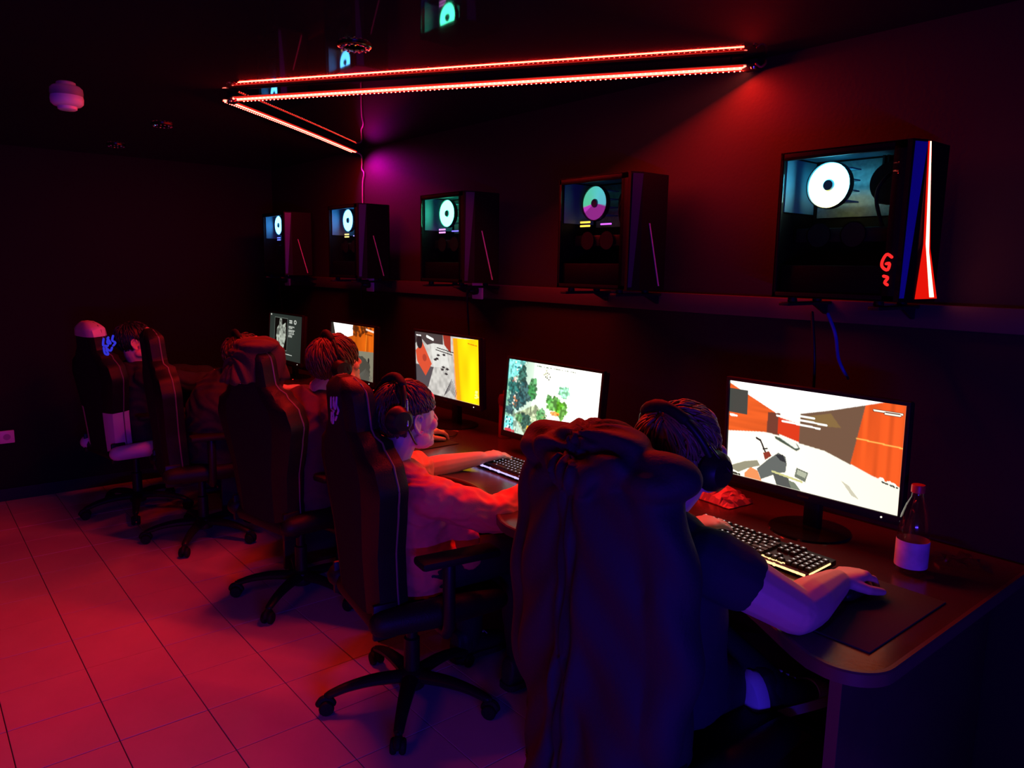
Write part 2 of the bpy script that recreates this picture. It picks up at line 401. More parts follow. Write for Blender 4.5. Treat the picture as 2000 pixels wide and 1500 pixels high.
for k, (px, py) in {5: (563, 541), 4: (725, 553), 3: (935, 565)}.items():
    p = onY(px, py, WALLY-0.0292); p.z = 1.414
    socket(p, 0, 'white wall socket in the duct below the '+names[k], group='sockets in the duct')
    plug(p, 'black power plug in the socket below the '+names[k])
p = onX(13, 853, LEFTX)
s_ = socket(p+V((0.001, 0, 0)), PI/2, 'white wall socket low on the far end wall', group=None)

# ------------------------------------------------------------------ screens: painted pictures
PW, PH = 352, 198
def canvas(c):
    im = np.zeros((PH+1, PW+1, 3)); im[:] = S(*c); return im
UU, VV = np.meshgrid(np.linspace(0, 1, PW+1), np.linspace(0, 1, PH+1))
def inside(pts):
    c = np.zeros(UU.shape, bool); n = len(pts)
    for i in range(n):
        x1, y1 = pts[i]; x2, y2 = pts[(i+1) % n]
        if y1 == y2: continue
        k = ((y1 > VV) != (y2 > VV)) & (UU < (x2-x1)*(VV-y1)/(y2-y1)+x1)
        c ^= k
    return c
def poly(im, pts, c, a=1.0):
    m = inside(pts); im[m] = im[m]*(1-a)+np.array(S(*c))*a
def disc(im, x, y, rx, ry, c, a=1.0, rough=0.0):
    ang = np.arctan2(VV-y, UU-x); rr = 1+rough*(np.sin(ang*5+x*50)+0.6*np.sin(ang*9+y*70)+0.5*np.sin(ang*17+x*20))
    m = ((UU-x)/rx)**2+((VV-y)/ry)**2 < rr**2; im[m] = im[m]*(1-a)+np.array(S(*c))*a
def line(im, x1, y1, x2, y2, w, c):
    dx, dy = x2-x1, y2-y1; ay = 0.5625
    L = math.hypot(dx, dy*ay)+1e-9; t = np.clip(((UU-x1)*dx+(VV-y1)*dy*ay*ay)/(L*L), 0, 1)
    d = np.hypot(UU-x1-t*dx, (VV-y1-t*dy)*ay); im[d < w] = S(*c)
def text(im, x1, y1, x2, y2, w, c, dens=0.8):
    n = int(math.hypot(x2-x1, y2-y1)*120)
    for k in range(n):
        if random.random() < dens:
            t = k/n; line(im, x1+(x2-x1)*t, y1+(y2-y1)*t-w*random.random(), x1+(x2-x1)*(t+0.6/n), y1+(y2-y1)*(t+0.6/n)+w*random.random(), w, c)
def blur(im, n=1):
    for _ in range(n):
        p = np.pad(im, ((1, 1), (1, 1), (0, 0)), 'edge')
        im = (p[1:-1, 1:-1]*2+p[:-2, 1:-1]+p[2:, 1:-1]+p[1:-1, :-2]+p[1:-1, 2:])/6
    return im
def vnoise(fx, fy, seed):
    r = np.random.default_rng(seed); g = r.random((fy+2, fx+2)); x = UU*fx; y = VV*fy; i = x.astype(int); j = y.astype(int); u = x-i; v = y-j
    u = u*u*(3-2*u); v = v*v*(3-2*v)
    return (g[j, i]*(1-u)+g[j, i+1]*u)*(1-v)+(g[j+1, i]*(1-u)+g[j+1, i+1]*u)*v

def pic1():
    im = canvas((252, 246, 226)); im *= (1.25-0.25*UU)[..., None]
    poly(im, [(0, 0), (0.92, 0), (0.88, 0.02), (0.47, 0.22), (0.29, 0.28), (0, 0.02)], (255, 255, 250)); 
    m = inside([(0, 0), (0.92, 0), (0.88, 0.02), (0.47, 0.22), (0.29, 0.28), (0, 0.02)]); im[m] *= 1.6
    poly(im, [(0, 0.03), (0.30, 0.26), (0.30, 0.47), (0.2, 0.49), (0, 0.54)], (226, 92, 34))
    st = (vnoise(4, 40, 3)-0.5)[..., None]; m = inside([(0, 0.03), (0.30, 0.26), (0.30, 0.47), (0, 0.54)]); im[m] *= (1+0.35*st[m])
    poly(im, [(0.255, 0.27), (0.33, 0.26), (0.33, 0.49), (0.25, 0.48)], (112, 60, 44))
    poly(im, [(0.32, 0.30), (0.46, 0.34), (0.46, 0.52), (0.32, 0.47)], (214, 58, 24))
    poly(im, [(0.45, 0.23), (0.60, 0.16), (0.80, 0.05), (0.77, 0.45), (0.745, 0.63), (0.6, 0.55), (0.45, 0.525)], (112, 84, 64))
    poly(im, [(0.46, 0.26), (0.62, 0.18), (0.68, 0.30), (0.55, 0.32)], (132, 104, 62))
    R = [(0.80, 0.05), (0.89, 0), (1, 0), (1, 0.74), (0.86, 0.69), (0.742, 0.62)]
    poly(im, R, (232, 88, 30)); st = vnoise(46, 1, 9); m = inside(R); im[m] *= (0.78+0.6*st[m]*np.clip(1.6-UU[m]*1.0, 0, 1))[..., None]
    line(im, 0.765, 0.37, 1, 0.385, 0.003, (255, 190, 90))
    poly(im, [(0.3, 0.50), (0.44, 0.535), (0.46, 0.58), (0.44, 0.61), (0.31, 0.53)], (70, 84, 70)); poly(im, [(0.31, 0.49), (0.43, 0.525), (0.45, 0.575), (0.43, 0.585)], (240, 244, 232))
    im = blur(im, 1)
    poly(im, [(0.0, 0.085), (0.122, 0.085), (0.122, 0.335), (0, 0.335)], (66, 70, 64))
    text(im, 0.01, 0.365, 0.055, 0.365, 0.006, (255, 250, 240), 1)
    for a in ((0.39, 0.255, 0.53, 0.255), (0.31, 0.29, 0.60, 0.30), (0.345, 0.335, 0.565, 0.345)): line(im, *a, 0.0055, (255, 255, 245))
    for a in ((0.845, 0.085, 0.98, 0.085), (0.9, 0.10, 0.97, 0.10)): line(im, *a, 0.008, (80, 30, 20)); line(im, *a, 0.005, (255, 250, 230))
    text(im, 0.9, 0.70, 0.98, 0.735, 0.008, (250, 250, 235)); text(im, 0.91, 0.725, 0.99, 0.75, 0.004, (70, 70, 60))
    # first-person forearm and dark tool, table, laptop
    line(im, 0.19, 0.56, 0.215, 0.575, 0.006, (40, 36, 34)); line(im, 0.215, 0.575, 0.25, 0.69, 0.005, (36, 34, 34)); line(im, 0.235, 0.66, 0.26, 0.645, 0.004, (30, 30, 30))
    poly(im, [(0.235, 0.70), (0.27, 0.67), (0.29, 0.71), (0.25, 0.77)], (140, 56, 40))
    poly(im, [(0.26, 0.77), (0.33, 0.665), (0.375, 0.69), (0.385, 0.76), (0.38, 0.85), (0.34, 0.87), (0.23, 0.98), (0.20, 0.88)], (98, 104, 100))
    poly(im, [(0.31, 0.69), (0.36, 0.675), (0.38, 0.75), (0.345, 0.74)], (44, 50, 52))
    poly(im, [(0.0, 0.93), (0.12, 0.83), (0.20, 0.79), (0.22, 0.84), (0.14, 0.90), (0.08, 0.965)], (150, 146, 122))
    poly(im, [(0.12, 0.955), (0.16, 0.88), (0.205, 0.90), (0.235, 1.0), (0.12, 1.0)], (236, 146, 90))
    poly(im, [(0.30, 0.88), (0.40, 0.90), (0.42, 1.0), (0.33, 1.0)], (84, 88, 84)); line(im, 0.30, 0.87, 0.48, 0.905, 0.006, (206, 204, 140))
    poly(im, [(0.445, 0.775), (0.515, 0.80), (0.50, 0.90), (0.435, 0.87)], (110, 118, 104)); poly(im, [(0.452, 0.79), (0.508, 0.81), (0.497, 0.86), (0.447, 0.84)], (176, 182, 158))
    poly(im, [(0.40, 0.92), (0.44, 0.93), (0.48, 1.0), (0.42, 1.0)], (120, 130, 110))
    poly(im, [(0.70, 0.80), (0.74, 0.83), (0.80, 0.94), (0.76, 0.92)], (170, 166, 140), 0.7)
    text(im, 0.01, 0.985, 0.1, 0.985, 0.006, (60, 58, 48), 0.5)
    return im
def pic2():
    im = canvas((252, 252, 238)); t = np.clip(1-UU*1.9-0.1*(VV-0.5), 0, 1)[..., None]
    im = im*(1-t)+np.array(S(110, 176, 150))*t
    poly(im, [(0, 0), (0.2, 0), (0.13, 0.2), (0, 0.28)], (120, 214, 206)); im = blur(im, 5)
    poly(im, [(0.1, 0.75), (0.35, 0.55), (0.5, 0.72), (0.52, 1), (0.25, 1)], (150, 164, 130)); im = blur(im, 3)
    for x, y, rx, ry, c in ((0.17, 0.2, 0.05, 0.13, (24, 84, 74)), (0.23, 0.42, 0.10, 0.14, (26, 76, 78)), (0.13, 0.55, 0.10, 0.12, (34, 82, 86)), (0.08, 0.36, 0.07, 0.10, (20, 96, 92)), (0.30, 0.36, 0.05, 0.15, (46, 112, 60)),
                            (0.05, 0.70, 0.05, 0.07, (36, 70, 78)), (0.24, 0.80, 0.07, 0.10, (36, 84, 74)), (0.17, 0.78, 0.04, 0.06, (80, 136, 84)), (0.42, 0.68, 0.055, 0.09, (64, 120, 70)),
                            (0.55, 0.50, 0.09, 0.10, (60, 130, 34)), (0.63, 0.55, 0.06, 0.12, (72, 140, 30)), (0.49, 0.44, 0.03, 0.06, (66, 134, 60)), (0.64, 0.32, 0.06, 0.08, (120, 196, 150)), (0.56, 0.62, 0.05, 0.03, (196, 110, 30))):
        disc(im, x, y, rx, ry, c, 0.95, 0.12)
    n = vnoise(64, 40, 5); k = ((n > 0.62) & (UU < 0.68) & (UU > 0.02)); dark = im.sum(2) < 1.6; im[k & dark] *= 0.5; im[(n < 0.3) & dark] *= 1.7
    poly(im, [(0, 0.80), (0.10, 0.79), (0.11, 0.97), (0, 0.97)], (120, 226, 220)); 
    for _ in range(26): disc(im, random.uniform(0.01, 0.1), random.uniform(0.81, 0.96), 0.01, 0.014, random.choice([(20, 110, 110), (240, 250, 250), (10, 70, 90)]))
    for x, y, c in ((0.09, 0.28, (226, 176, 160)), (0.10, 0.56, (206, 132, 90)), (0.45, 0.14, (150, 150, 120)), (0.11, 0.10, (40, 130, 140))):
        for _ in range(12): disc(im, x+random.gauss(0, 0.016), y+random.gauss(0, 0.03), 0.008, 0.014, random.choice([c, tuple(int(k*0.5) for k in c), (250, 240, 220)]))
    for k in range(16): disc(im, 0.34+0.02*k, 0.94+0.02*math.sin(k), 0.008, 0.02, random.choice([(190, 170, 100), (90, 90, 70), (250, 250, 230), (120, 90, 60)]))
    poly(im, [(0.27, 0.86), (0.32, 0.86), (0.34, 0.99), (0.26, 1)], (250, 180, 40)); disc(im, 0.3, 0.93, 0.012, 0.03, (150, 70, 20))
    poly(im, [(0.36, 0.955), (0.47, 0.955), (0.47, 1), (0.36, 1)], (250, 250, 250)); text(im, 0.0, 0.985, 0.12, 0.985, 0.01, (200, 60, 70), 0.6)
    text(im, 0.33, 0.04, 0.75, 0.045, 0.004, (60, 70, 60), 0.5); text(im, 0.46, 0.8, 0.46, 0.95, 0.004, (110, 90, 60), 0.8)
    for _ in range(30): disc(im, random.uniform(0.42, 0.66), random.uniform(0.6, 0.85), 0.004, 0.006, random.choice([(250, 200, 120), (160, 110, 60), (250, 250, 220)]))
    im = np.where((UU > 0.3)[..., None], im*1.45, im*1.05)
    return blur(im, 2)
def pic3():
    im = canvas((186, 184, 178)); n = vnoise(30, 18, 4)[..., None]; im *= 0.75+0.5*n
    poly(im, [(0.25, 0.12), (0.5, 0.16), (0.55, 0.5), (0.3, 0.55)], (222, 222, 216), 0.6)
    poly(im, [(0, 0), (0.46, 0), (0.46, 0.16), (0.3, 0.16), (0.2, 0.2), (0.1, 0.1), (0, 0.2)], (66, 58, 58)); poly(im, [(0.46, 0), (0.58, 0), (0.58, 0.28), (0.48, 0.16)], (150, 48, 34))
    poly(im, [(0, 0.55), (0.3, 0.55), (0.2, 0.9), (0.05, 1), (0, 1)], (76, 72, 76)); poly(im, [(0, 0.32), (0.12, 0.16), (0.27, 0.5), (0.16, 0.72), (0.02, 0.5)], (204, 76, 48)); disc(im, 0.15, 0.42, 0.035, 0.06, (140, 50, 40), 0.7)
    disc(im, 0.07, 0.17, 0.05, 0.11, (30, 28, 30)); im = blur(im, 1)
    poly(im, [(0.62, 0.03), (1, 0), (1, 1), (0.66, 1)], (255, 196, 8)); poly(im, [(0.61, 0.03), (0.68, 0.02), (0.72, 1), (0.64, 1)], (250, 140, 20), 0.7)
    m = inside([(0.70, 0), (1, 0), (1, 1), (0.74, 1)]); im[m] *= (1+0.5*vnoise(10, 2, 3)[m])[..., None]
    for a in ((0.36, 0.22, 0.62, 0.26), (0.34, 0.255, 0.6, 0.30)): line(im, *a, 0.004, (40, 40, 40))
    line(im, 0.2, 0.06, 0.3, 0.1, 0.012, (236, 236, 230)); text(im, 0.02, 0.06, 0.1, 0.06, 0.005, (240, 240, 240)); text(im, 0.84, 0.08, 0.97, 0.1, 0.004, (200, 120, 10))
    for x, y in ((0.38, 0.34), (0.47, 0.32), (0.33, 0.42), (0.36, 0.40), (0.46, 0.52), (0.52, 0.54), (0.44, 0.56), (0.5, 0.62)): disc(im, x, y, 0.025, 0.018, (40, 40, 42), 1, 0.2)
    for k in range(14): line(im, 0.46+k*0.013, 0.98-0.016*(7-abs(k-7)), 0.49+k*0.013, 0.90-0.03*(7-abs(k-7)), 0.003, (70, 70, 74))
    for k in range(6): disc(im, 0.93+0.04*random.random(), 0.78+0.12*random.random(), 0.02, 0.012, (255, 240, 150), 0.8)
    return im*1.15
def pic4():
    im = canvas((120, 116, 96)); poly(im, [(0.0, 0), (1, 0), (1, 0.45), (0.3, 0.5), (0, 0.5)], (206, 92, 14)); m = VV < 0.46; im[m] *= (0.7+0.6*vnoise(20, 3, 8)[m])[..., None]
    poly(im, [(0, 0), (0.08, 0), (0.1, 0.4), (0, 0.45)], (48, 44, 40)); poly(im, [(0.05, 0), (0.52, 0), (0.52, 0.20), (0.30, 0.28), (0.1, 0.22)], (255, 252, 244)); m = inside([(0.05, 0), (0.52, 0), (0.52, 0.20), (0.30, 0.28), (0.1, 0.22)]); im[m] *= 1.5
    for _ in range(40): disc(im, 0.52+abs(random.gauss(0, 0.16)), 0.02+abs(random.gauss(0, 0.09)), 0.025, 0.03, (80, 36, 10), 0.8)
    line(im, 0.82, 0.05, 0.98, 0.08, 0.009, (250, 220, 200)); line(im, 0.8, 0.14, 0.95, 0.15, 0.006, (120, 50, 10)); line(im, 0.83, 0.15, 0.81, 0.45, 0.004, (250, 150, 40))
    for a in ((0.3, 0.27, 0.5, 0.31), (0.35, 0.31, 0.55, 0.34)): line(im, *a, 0.005, (230, 230, 220))
    poly(im, [(0.3, 0.5), (1, 0.45), (1, 1), (0.3, 1)], (126, 124, 104)); im[:] = blur(im, 1)
    disc(im, 0.72, 0.82, 0.2, 0.26, (54, 58, 52), 0.9, 0.05)
    for k in range(16): line(im, 0.6+k*0.02, 1.0, 0.66+k*0.02, 0.78+0.02*abs(k-8), 0.004, (90, 94, 86))
    disc(im, 0.88, 0.62, 0.02, 0.05, (40, 42, 40))
    return im*1.1
def pic5():
    im = canvas((50, 60, 55)); im *= (0.7+0.5*(1-np.hypot(UU-0.5, VV-0.5)))[..., None]
    poly(im, [(0.16, 0.08), (0.56, 0.08), (0.56, 0.80), (0.16, 0.80)], (12, 14, 12)); 
    for a in ((0.16, 0.08, 0.56, 0.08), (0.16, 0.8, 0.56, 0.8), (0.16, 0.08, 0.16, 0.8), (0.56, 0.08, 0.56, 0.8)): line(im, *a, 0.004, (110, 120, 112))
    poly(im, [(0.24, 0.32), (0.30, 0.24), (0.32, 0.10), (0.38, 0.10), (0.40, 0.24), (0.50, 0.18), (0.52, 0.5), (0.48, 0.66), (0.46, 0.74), (0.26, 0.74), (0.22, 0.5)], (170, 178, 164))
    n = vnoise(30, 20, 2); m = (im.sum(2) > 0.9) & (n > 0.55); im[m] *= 1.6; m = (im.sum(2) > 0.9) & (n < 0.3); im[m] *= 0.4
    for y in (0.12, 0.16): text(im, 0.62, y, 0.70, y, 0.007, (220, 226, 216), 1)
    disc(im, 0.79, 0.14, 0.04, 0.05, (210, 216, 206)); disc(im, 0.79, 0.14, 0.02, 0.02, (50, 60, 55))
    for y in (0.25, 0.28, 0.33, 0.36, 0.40, 0.44, 0.47): text(im, 0.60, y, 0.60+random.uniform(0.1, 0.2), y, 0.006, (200, 206, 196), 0.9)
    line(im, 0.12, 0.86, 0.72, 0.88, 0.005, (220, 226, 216)); disc(im, 0.04, 0.03, 0.02, 0.02, (230, 230, 220))
    return im

def screen_mesh(pic, w, h, m, name):
    me = bpy.data.meshes.new(name); nx, ny = PW+1, PH+1
    vs = np.stack([(UU-0.5)*w, np.zeros_like(UU), (0.5-VV)*h], -1).reshape(-1, 3)
    idx = np.arange(nx*ny).reshape(ny, nx); q = np.stack([idx[:-1, :-1], idx[1:, :-1], idx[1:, 1:], idx[:-1, 1:]], -1).reshape(-1, 4)
    me.from_pydata(vs.tolist(), [], q.tolist()); a = me.color_attributes.new('Col', 'FLOAT_COLOR', 'POINT')
    c = np.ones((nx*ny, 4)); c[:, :3] = pic.reshape(-1, 3); a.data.foreach_set('color', c.astype(np.float32).ravel())
    me.materials.append(m); me.update(); return me

SW, SH = 0.531, 0.299
DESK = 0.770
def monitor(x, y, zc, rz, tilt, pic, strength, label):
    r = empty('monitor', (x, y+0.10, DESK), rz, label, 'monitor', 'monitors along the desk')
    loc = V((0, -0.10, zc-DESK)); T = Matrix.Rotation(-tilt, 4, 'X')
    def put(o): o.matrix_local = Matrix.Translation(loc) @ T; return o
    bez = MB()
    for cx, cz, sx, sz in ((0, SH/2+0.005, SW+0.022, 0.011), (-(SW/2+0.0055), 0, 0.011, SH), ((SW/2+0.0055), 0, 0.011, SH), (0, -SH/2-0.0125, SW+0.022, 0.025)):
        bez.box((cx, 0.003, cz), (sx, 0.018, sz), bev=0.0015)
    put(bez.build('bezel', BLACK, r))
    put(MB().box((0, 0.022, -0.008), (SW+0.016, 0.022, SH+0.028), bev=0.006).build('back_shell', BLACKM, r))
    sc = bpy.data.objects.new('screen', screen_mesh(pic, SW, SH, attr_glow('screen_%g' % strength, strength), 'screen')); COL.objects.link(sc); sc.parent = r; put(sc)
    put(MB().lathe([(0.0, 0), (0.0025, 0), (0.0025, 0.002)], (SW/2-0.04, -0.0065, -SH/2-0.012), n=10, M=Matrix.Rotation(PI/2, 3, 'X')).build('power_light', glow('pilot_white', (1, 0.9, 0.8), 1.2), r))
    put(MB().box((0, -0.0068, -SH/2-0.0125), (0.035, 0.001, 0.006)).build('badge', METAL, r))
    hz = zc-DESK
    MB().box((0, -0.035, hz*0.5-0.02), (0.05, 0.03, hz+0.03), bev=0.006).build('stand_post', BLACK, r)
    MB().box((0, -0.06, hz-0.02), (0.09, 0.04, 0.09), bev=0.006).build('mount', BLACK, r)
    MB().lathe([(0.0, 0.012), (0.10, 0.010), (0.115, 0.006), (0.118, 0.0)], (0, -0.05, 0), n=32).build('stand_base', mat('gloss_black', (0.01, 0.01, 0.012), 0.08), r)
    return r
monitor(-1.078, 2.0, 1.53-0.485, 0.0, -0.035, pic1(), 1.15, 'monitor showing an orange-walled white-floored room, by the clear bottle')
monitor(-2.115, 1.94, 1.53-0.522, 0.0, 0.09, pic2(), 1.35, 'monitor showing a bright green forest map seen from above')
monitor(-2.914, 2.0, 1.53-0.47, 0.0, -0.03, pic3(), 1.1, 'monitor showing a bright yellow strip beside grey paving')
monitor(-3.864, 2.0, 1.53-0.486, -0.01, 0.035, pic4(), 1.05, 'monitor showing orange panels above a grey floor')
monitor(-4.81, 2.0, 1.53-0.484, 0.0, 0.07, pic5(), 0.75, 'dim monitor showing a pale figure on a dark grey menu')

# ------------------------------------------------------------------ desk
DESKM = mat('dark_laminate', (0.055, 0.032, 0.032), 0.22, noise=(9, 0.25), bump=(60, 0.05))
EDGEM = mat('desk_edge_band', (0.085, 0.05, 0.045), 0.35)
DX0, DX1, DYF, DYB = LEFTX+0.03, -0.565, 1.355, 2.255
ST = [-1.1, -2.08, -3.03, -3.98, -4.85]
def front(x):
    y = DYF
    for s in ST: y += 0.17*max(0, math.cos(min(1, abs(x-s)/0.42)*PI/2))**1.3
    return y
outl = [(DX0, DYB)]; xs = np.linspace(DX0, DX1-0.09, 120); outl += [(x, front(x)) for x in xs]
for k in range(1, 10):
    a = -PI/2+PI/2*k/9; outl.append((DX1-0.09+0.09*math.cos(a), DYF+0.09+0.09*math.sin(a)))
outl.append((DX1, DYB))
dk = empty('long_desk', (0, 0, 0), 0, 'long dark desk with curved front edge running along the wall', 'desk')
MB().prism(outl, DESK-0.028, DESK).build('desktop', DESKM, dk, angle=30)
eb = MB(); ol = outl[1:]
pts = [V((x, y, 0)) for x, y in ol]; n = len(pts); vs = []
for i, p in enumerate(pts):
    t = (pts[min(i+1, n-1)]-pts[max(i-1, 0)]).normalized(); nr = V((t.y, -t.x, 0))
    for dz, e in ((-0.029, 0.0), (-0.029, 0.003), (-0.003, 0.004), (0.0008, 0.001), (0.0008, -0.008)): vs.append((p+nr*e)+V((0, 0, DESK+dz)))
eb.add(vs, [(i*5+j, i*5+j+1, (i+1)*5+j+1, (i+1)*5+j) for i in range(n-1) for j in range(4)])
eb.build('edge_band', EDGEM, dk)
for x in (-0.66, -1.60, -2.56, -3.50, -4.42, -5.5):
    MB().box((x, (DYF+0.06+DYB)/2, (DESK-0.028)/2), (0.025, DYB-DYF-0.06, DESK-0.028), bev=0.002).build('side_panel', DESKM, dk)
    if x == -0.66: MB().box((x, DYF+0.058, (DESK-0.028)/2), (0.026, 0.003, DESK-0.03)).build('panel_edge', EDGEM, dk)
MB().box(((DX0+DX1)/2, 2.245, 0.5), (DX1-DX0-0.2, 0.016, 0.42)).build('modesty_panel', DESKM, dk)
MB().box(((DX0+DX1)/2, 2.08, 0.14), (DX1-DX0-0.25, 0.05, 0.025), bev=0.003).build('foot_rail', BLACK, dk)

# ------------------------------------------------------------------ computers on the wall
CASEM = mat('case_black', (0.004, 0.0035, 0.004), 0.55, spec=0.12)
CASE_TEAL = mat('case_teal_bounce', (0.10, 0.22, 0.28), 0.5)  # teal ring light put into the colour of liners and fins
BOARD = mat('circuit_board', (0.12, 0.15, 0.16), 0.45, noise=(90, 0.6))
PANE = glass('case_glass', (0.86, 0.88, 0.9), 0.01)
FLANK_LIT = mat('case_flank_blue_lit', (0.07, 0.07, 0.55), 0.3)  # blue lamp light put into the flank colour of the striped case
CL, CW, CH = 0.35, 0.20, 0.408
def ring_mesh(r0, r1, colf, name, m, depth=0.012):
    me = bpy.data.meshes.new(name); n = 48; vs = []; cs = []
    prof = [(r0, 0.004), (r0+0.003, 0), (r1-0.003, 0), (r1, 0.004), (r1, depth), (r0, depth)]
    for r, y in prof:
        for j in range(n):
            a = 2*PI*j/n; vs.append((r*math.cos(a), y, r*math.sin(a))); cs += [*colf(a), 1]
    k = len(prof); fs = [(i*n+j, i*n+(j+1) % n, ((i+1) % k)*n+(j+1) % n, ((i+1) % k)*n+j) for i in range(k) for j in range(n)]
    me.from_pydata(vs, [], fs); at = me.color_attributes.new('Col', 'FLOAT_COLOR', 'POINT'); at.data.foreach_set('color', cs); me.materials.append(m); me.update()
    return me
def pc(x0, spec, label):
    """origin bottom rear corner of the window side; +x = front of the case, y into the wall"""
    Y0 = 2.0
    r = empty('desktop_computer', (x0, Y0, 1.457), 0, label, 'computer', 'computers on the wall shelf brackets')
    t = 0.004
    body = MB()
    for c, d in (((CL/2, CW/2, t/2), (CL, CW, t)), ((CL/2, CW/2, CH-t/2), (CL, CW, t)), ((t/2, CW/2, CH/2), (t, CW, CH)), ((CL/2, CW-t/2, CH/2), (CL, t, CH)), ((CL-t/2-0.004, CW/2, CH/2), (t, CW-0.002, CH))): body.box(c, d)
    body.build('case_shell', [CASEM], r, smooth=False)
    fr = MB()
    for c, d in (((CL/2, 0.006, CH-0.011), (CL, 0.012, 0.022)), ((CL/2, 0.006, 0.008), (CL, 0.012, 0.016)), ((0.006, 0.006, CH/2), (0.012, 0.012, CH)), ((CL-0.016, 0.006, CH/2), (0.032, 0.012, CH))): fr.box(c, d, bev=0.0015)
    fr.build('window_frame', CASEM, r)
    MB().box((CL/2, -0.002, CH/2), (CL-0.03, 0.004, CH-0.03)).build('glass_pane', PANE, r, smooth=False)
    MB().box((CL/2, CW-0.012, 0.315), (CL-0.04, 0.004, 0.16)).build('motherboard', BOARD, r, smooth=False)
    # added upper liner plates, the fan's teal glow tinted into their colour
    MB().box((CL/2, 0.10, CH-0.007), (CL-0.02, 0.16, 0.003)).build('top_glow_liner', CASE_TEAL, r, smooth=False)
    MB().box((0.009, 0.10, 0.32), (0.003, 0.16, 0.15)).build('rear_glow_liner', CASE_TEAL, r, smooth=False)
    MB().box((CL/2, 0.10, 0.05), (CL-0.03, 0.17, 0.085), bev=0.003).build('power_supply_cover', CASEM, r)
    # cooler with LED ring facing the window
    fx, fz = spec.get('fan', (0.115, 0.335)); R = 0.062; fz -= 0.017
    ro = empty('cooler_fan', (0, 0, 0)); ro.parent = r; ro.location = (fx, 0.075, fz)
    me = ring_mesh(0.016, R, spec['ring'], 'led_ring', attr_glow('ring_glow_%g' % spec.get('rs', 7), spec.get('rs', 7)))
    o = bpy.data.objects.new('led_ring', me); COL.objects.link(o); o.parent = ro
    MB().lathe([(0.0, 0), (0.014, 0), (0.0165, 0.004), (0.0165, 0.014)], (0, -0.003, 0), n=20, M=Matrix.Rotation(-PI/2, 3, 'X')).build('hub', mat('hub_blue', (0.05, 0.10, 0.12), 0.4), ro)
    MB().lathe([(R+0.001, 0.0), (R+0.004, 0), (R+0.004, 0.02), (R+0.001, 0.02), (R+0.001, 0.0)], (0, -0.002, 0), n=32, M=Matrix.Rotation(-PI/2, 3, 'X')).build('fan_ring', BLACK, ro)
    for k in range(4): MB().box((0, 0.045, -0.045+0.03*k), (0.11, 0.06, 0.004)).build('cooler_fin', CASE_TEAL, ro, smooth=False)
    # memory sticks and graphics card with glowing marks
    for k in range(2):
        st = MB().box((0.235+0.012*k, 0.15, fz+0.01), (0.006, 0.05, 0.13)).build('memory_stick', BLACK, r, smooth=False)
    if spec.get('ram'):
        for k in range(2): MB().box((0.055, 0.09, 0.236+0.014*k), (0.052, 0.004, 0.007), bev=0.001).build('memory_light', glow('ram_'+spec['ramn'], spec['ram'], 3.0), r)
    if spec.get('gpu'): MB().box((0.165, 0.09, 0.240), (0.055, 0.004, 0.006), bev=0.001).build('card_light', glow('gpu_'+spec['gpun'], spec['gpu'], 2.5), r)
    if spec.get('top'): MB().tube([(0.300+0.012*math.cos(a), 0.05, 0.385+0.018*math.sin(a)) for a in np.linspace(0.9, 5.0, 12)], 0.003, n=6).build('pump_light', glow('pump_cyan', spec['top'], 2.0), r)
    if spec.get('gpu2'): MB().box((0.27, 0.09, 0.236), (0.04, 0.004, 0.008), bev=0.001).build('board_light', glow('gpu2_'+spec['gpun'], spec['gpu2'], 1.2), r)
    MB().box((0.16, 0.12, 0.178), (0.27, 0.11, 0.04), bev=0.004).build('graphics_card', BLACK, r)
    for gx in (0.10, 0.20): MB().lathe([(0.0, 0), (0.03, 0.0), (0.034, 0.004), (0.036, 0.004)], (gx, 0.062, 0.178), n=20, M=Matrix.Rotation(PI/2, 3, 'X')).build('card_fan', BLACKM, r)
    MB().tube([(0.29, 0.15, 0.36), (0.27, 0.08, 0.33), (0.25, 0.07, 0.27), (0.28, 0.1, 0.15)], 0.005, samples=14).build('cable_loom', BLACKM, r)
    MB().lathe([(0.02, 0.0), (0.056, 0.0), (0.058, 0.02), (0.02, 0.02)], (0.27, 0.10, 0.315), n=24, M=Matrix.Rotation(-PI/2, 3, 'X')).build('front_fan', BLACKM, r)
    # front panel: bevelled satin flank, recessed dark face, slanted stripe
    fp = MB(); x1 = CL; d = 0.03
    fp.prism([(x1, 0.0), (x1+0.012, 0.0), (x1+d, 0.045), (x1+d, CW-0.02), (x1+0.01, CW), (x1, CW)], 0.0, CH, 'xy'); fp.build('front_panel', CASEM, r, angle=15)
    # satin flank strip lying on the bevel
    A = V((x1+0.0125, -0.0002, 0)); B = V((x1+d+0.0002, 0.0445, 0)); nrm = V((0.045, -0.018, 0)).normalized()*0.0012
    q = [A.lerp(B, 0.12), A.lerp(B, 0.92)]
    fk = MB(); z0, z1 = 0.01, CH-0.006; a0 = A.lerp(B, 0.05); a1 = A.lerp(B, 0.35); b0 = A.lerp(B, 0.15); b1 = A.lerp(B, 0.97)
    vs = [a0+V((0, 0, z0)), a1+V((0, 0, z0)), b1+V((0, 0, z1)), b0+V((0, 0, z1))]; vs = vs+[v+nrm for v in vs]
    fk.add(vs, [(0, 1, 2, 3), (4, 5, 6, 7), (0, 1, 5, 4), (1, 2, 6, 5), (2, 3, 7, 6), (3, 0, 4, 7)]); fk.build('flank_panel', FLANK_LIT if spec.get('stripe') else mat('case_flank_dark', (0.02, 0.02, 0.06), 0.4), r, smooth=False)
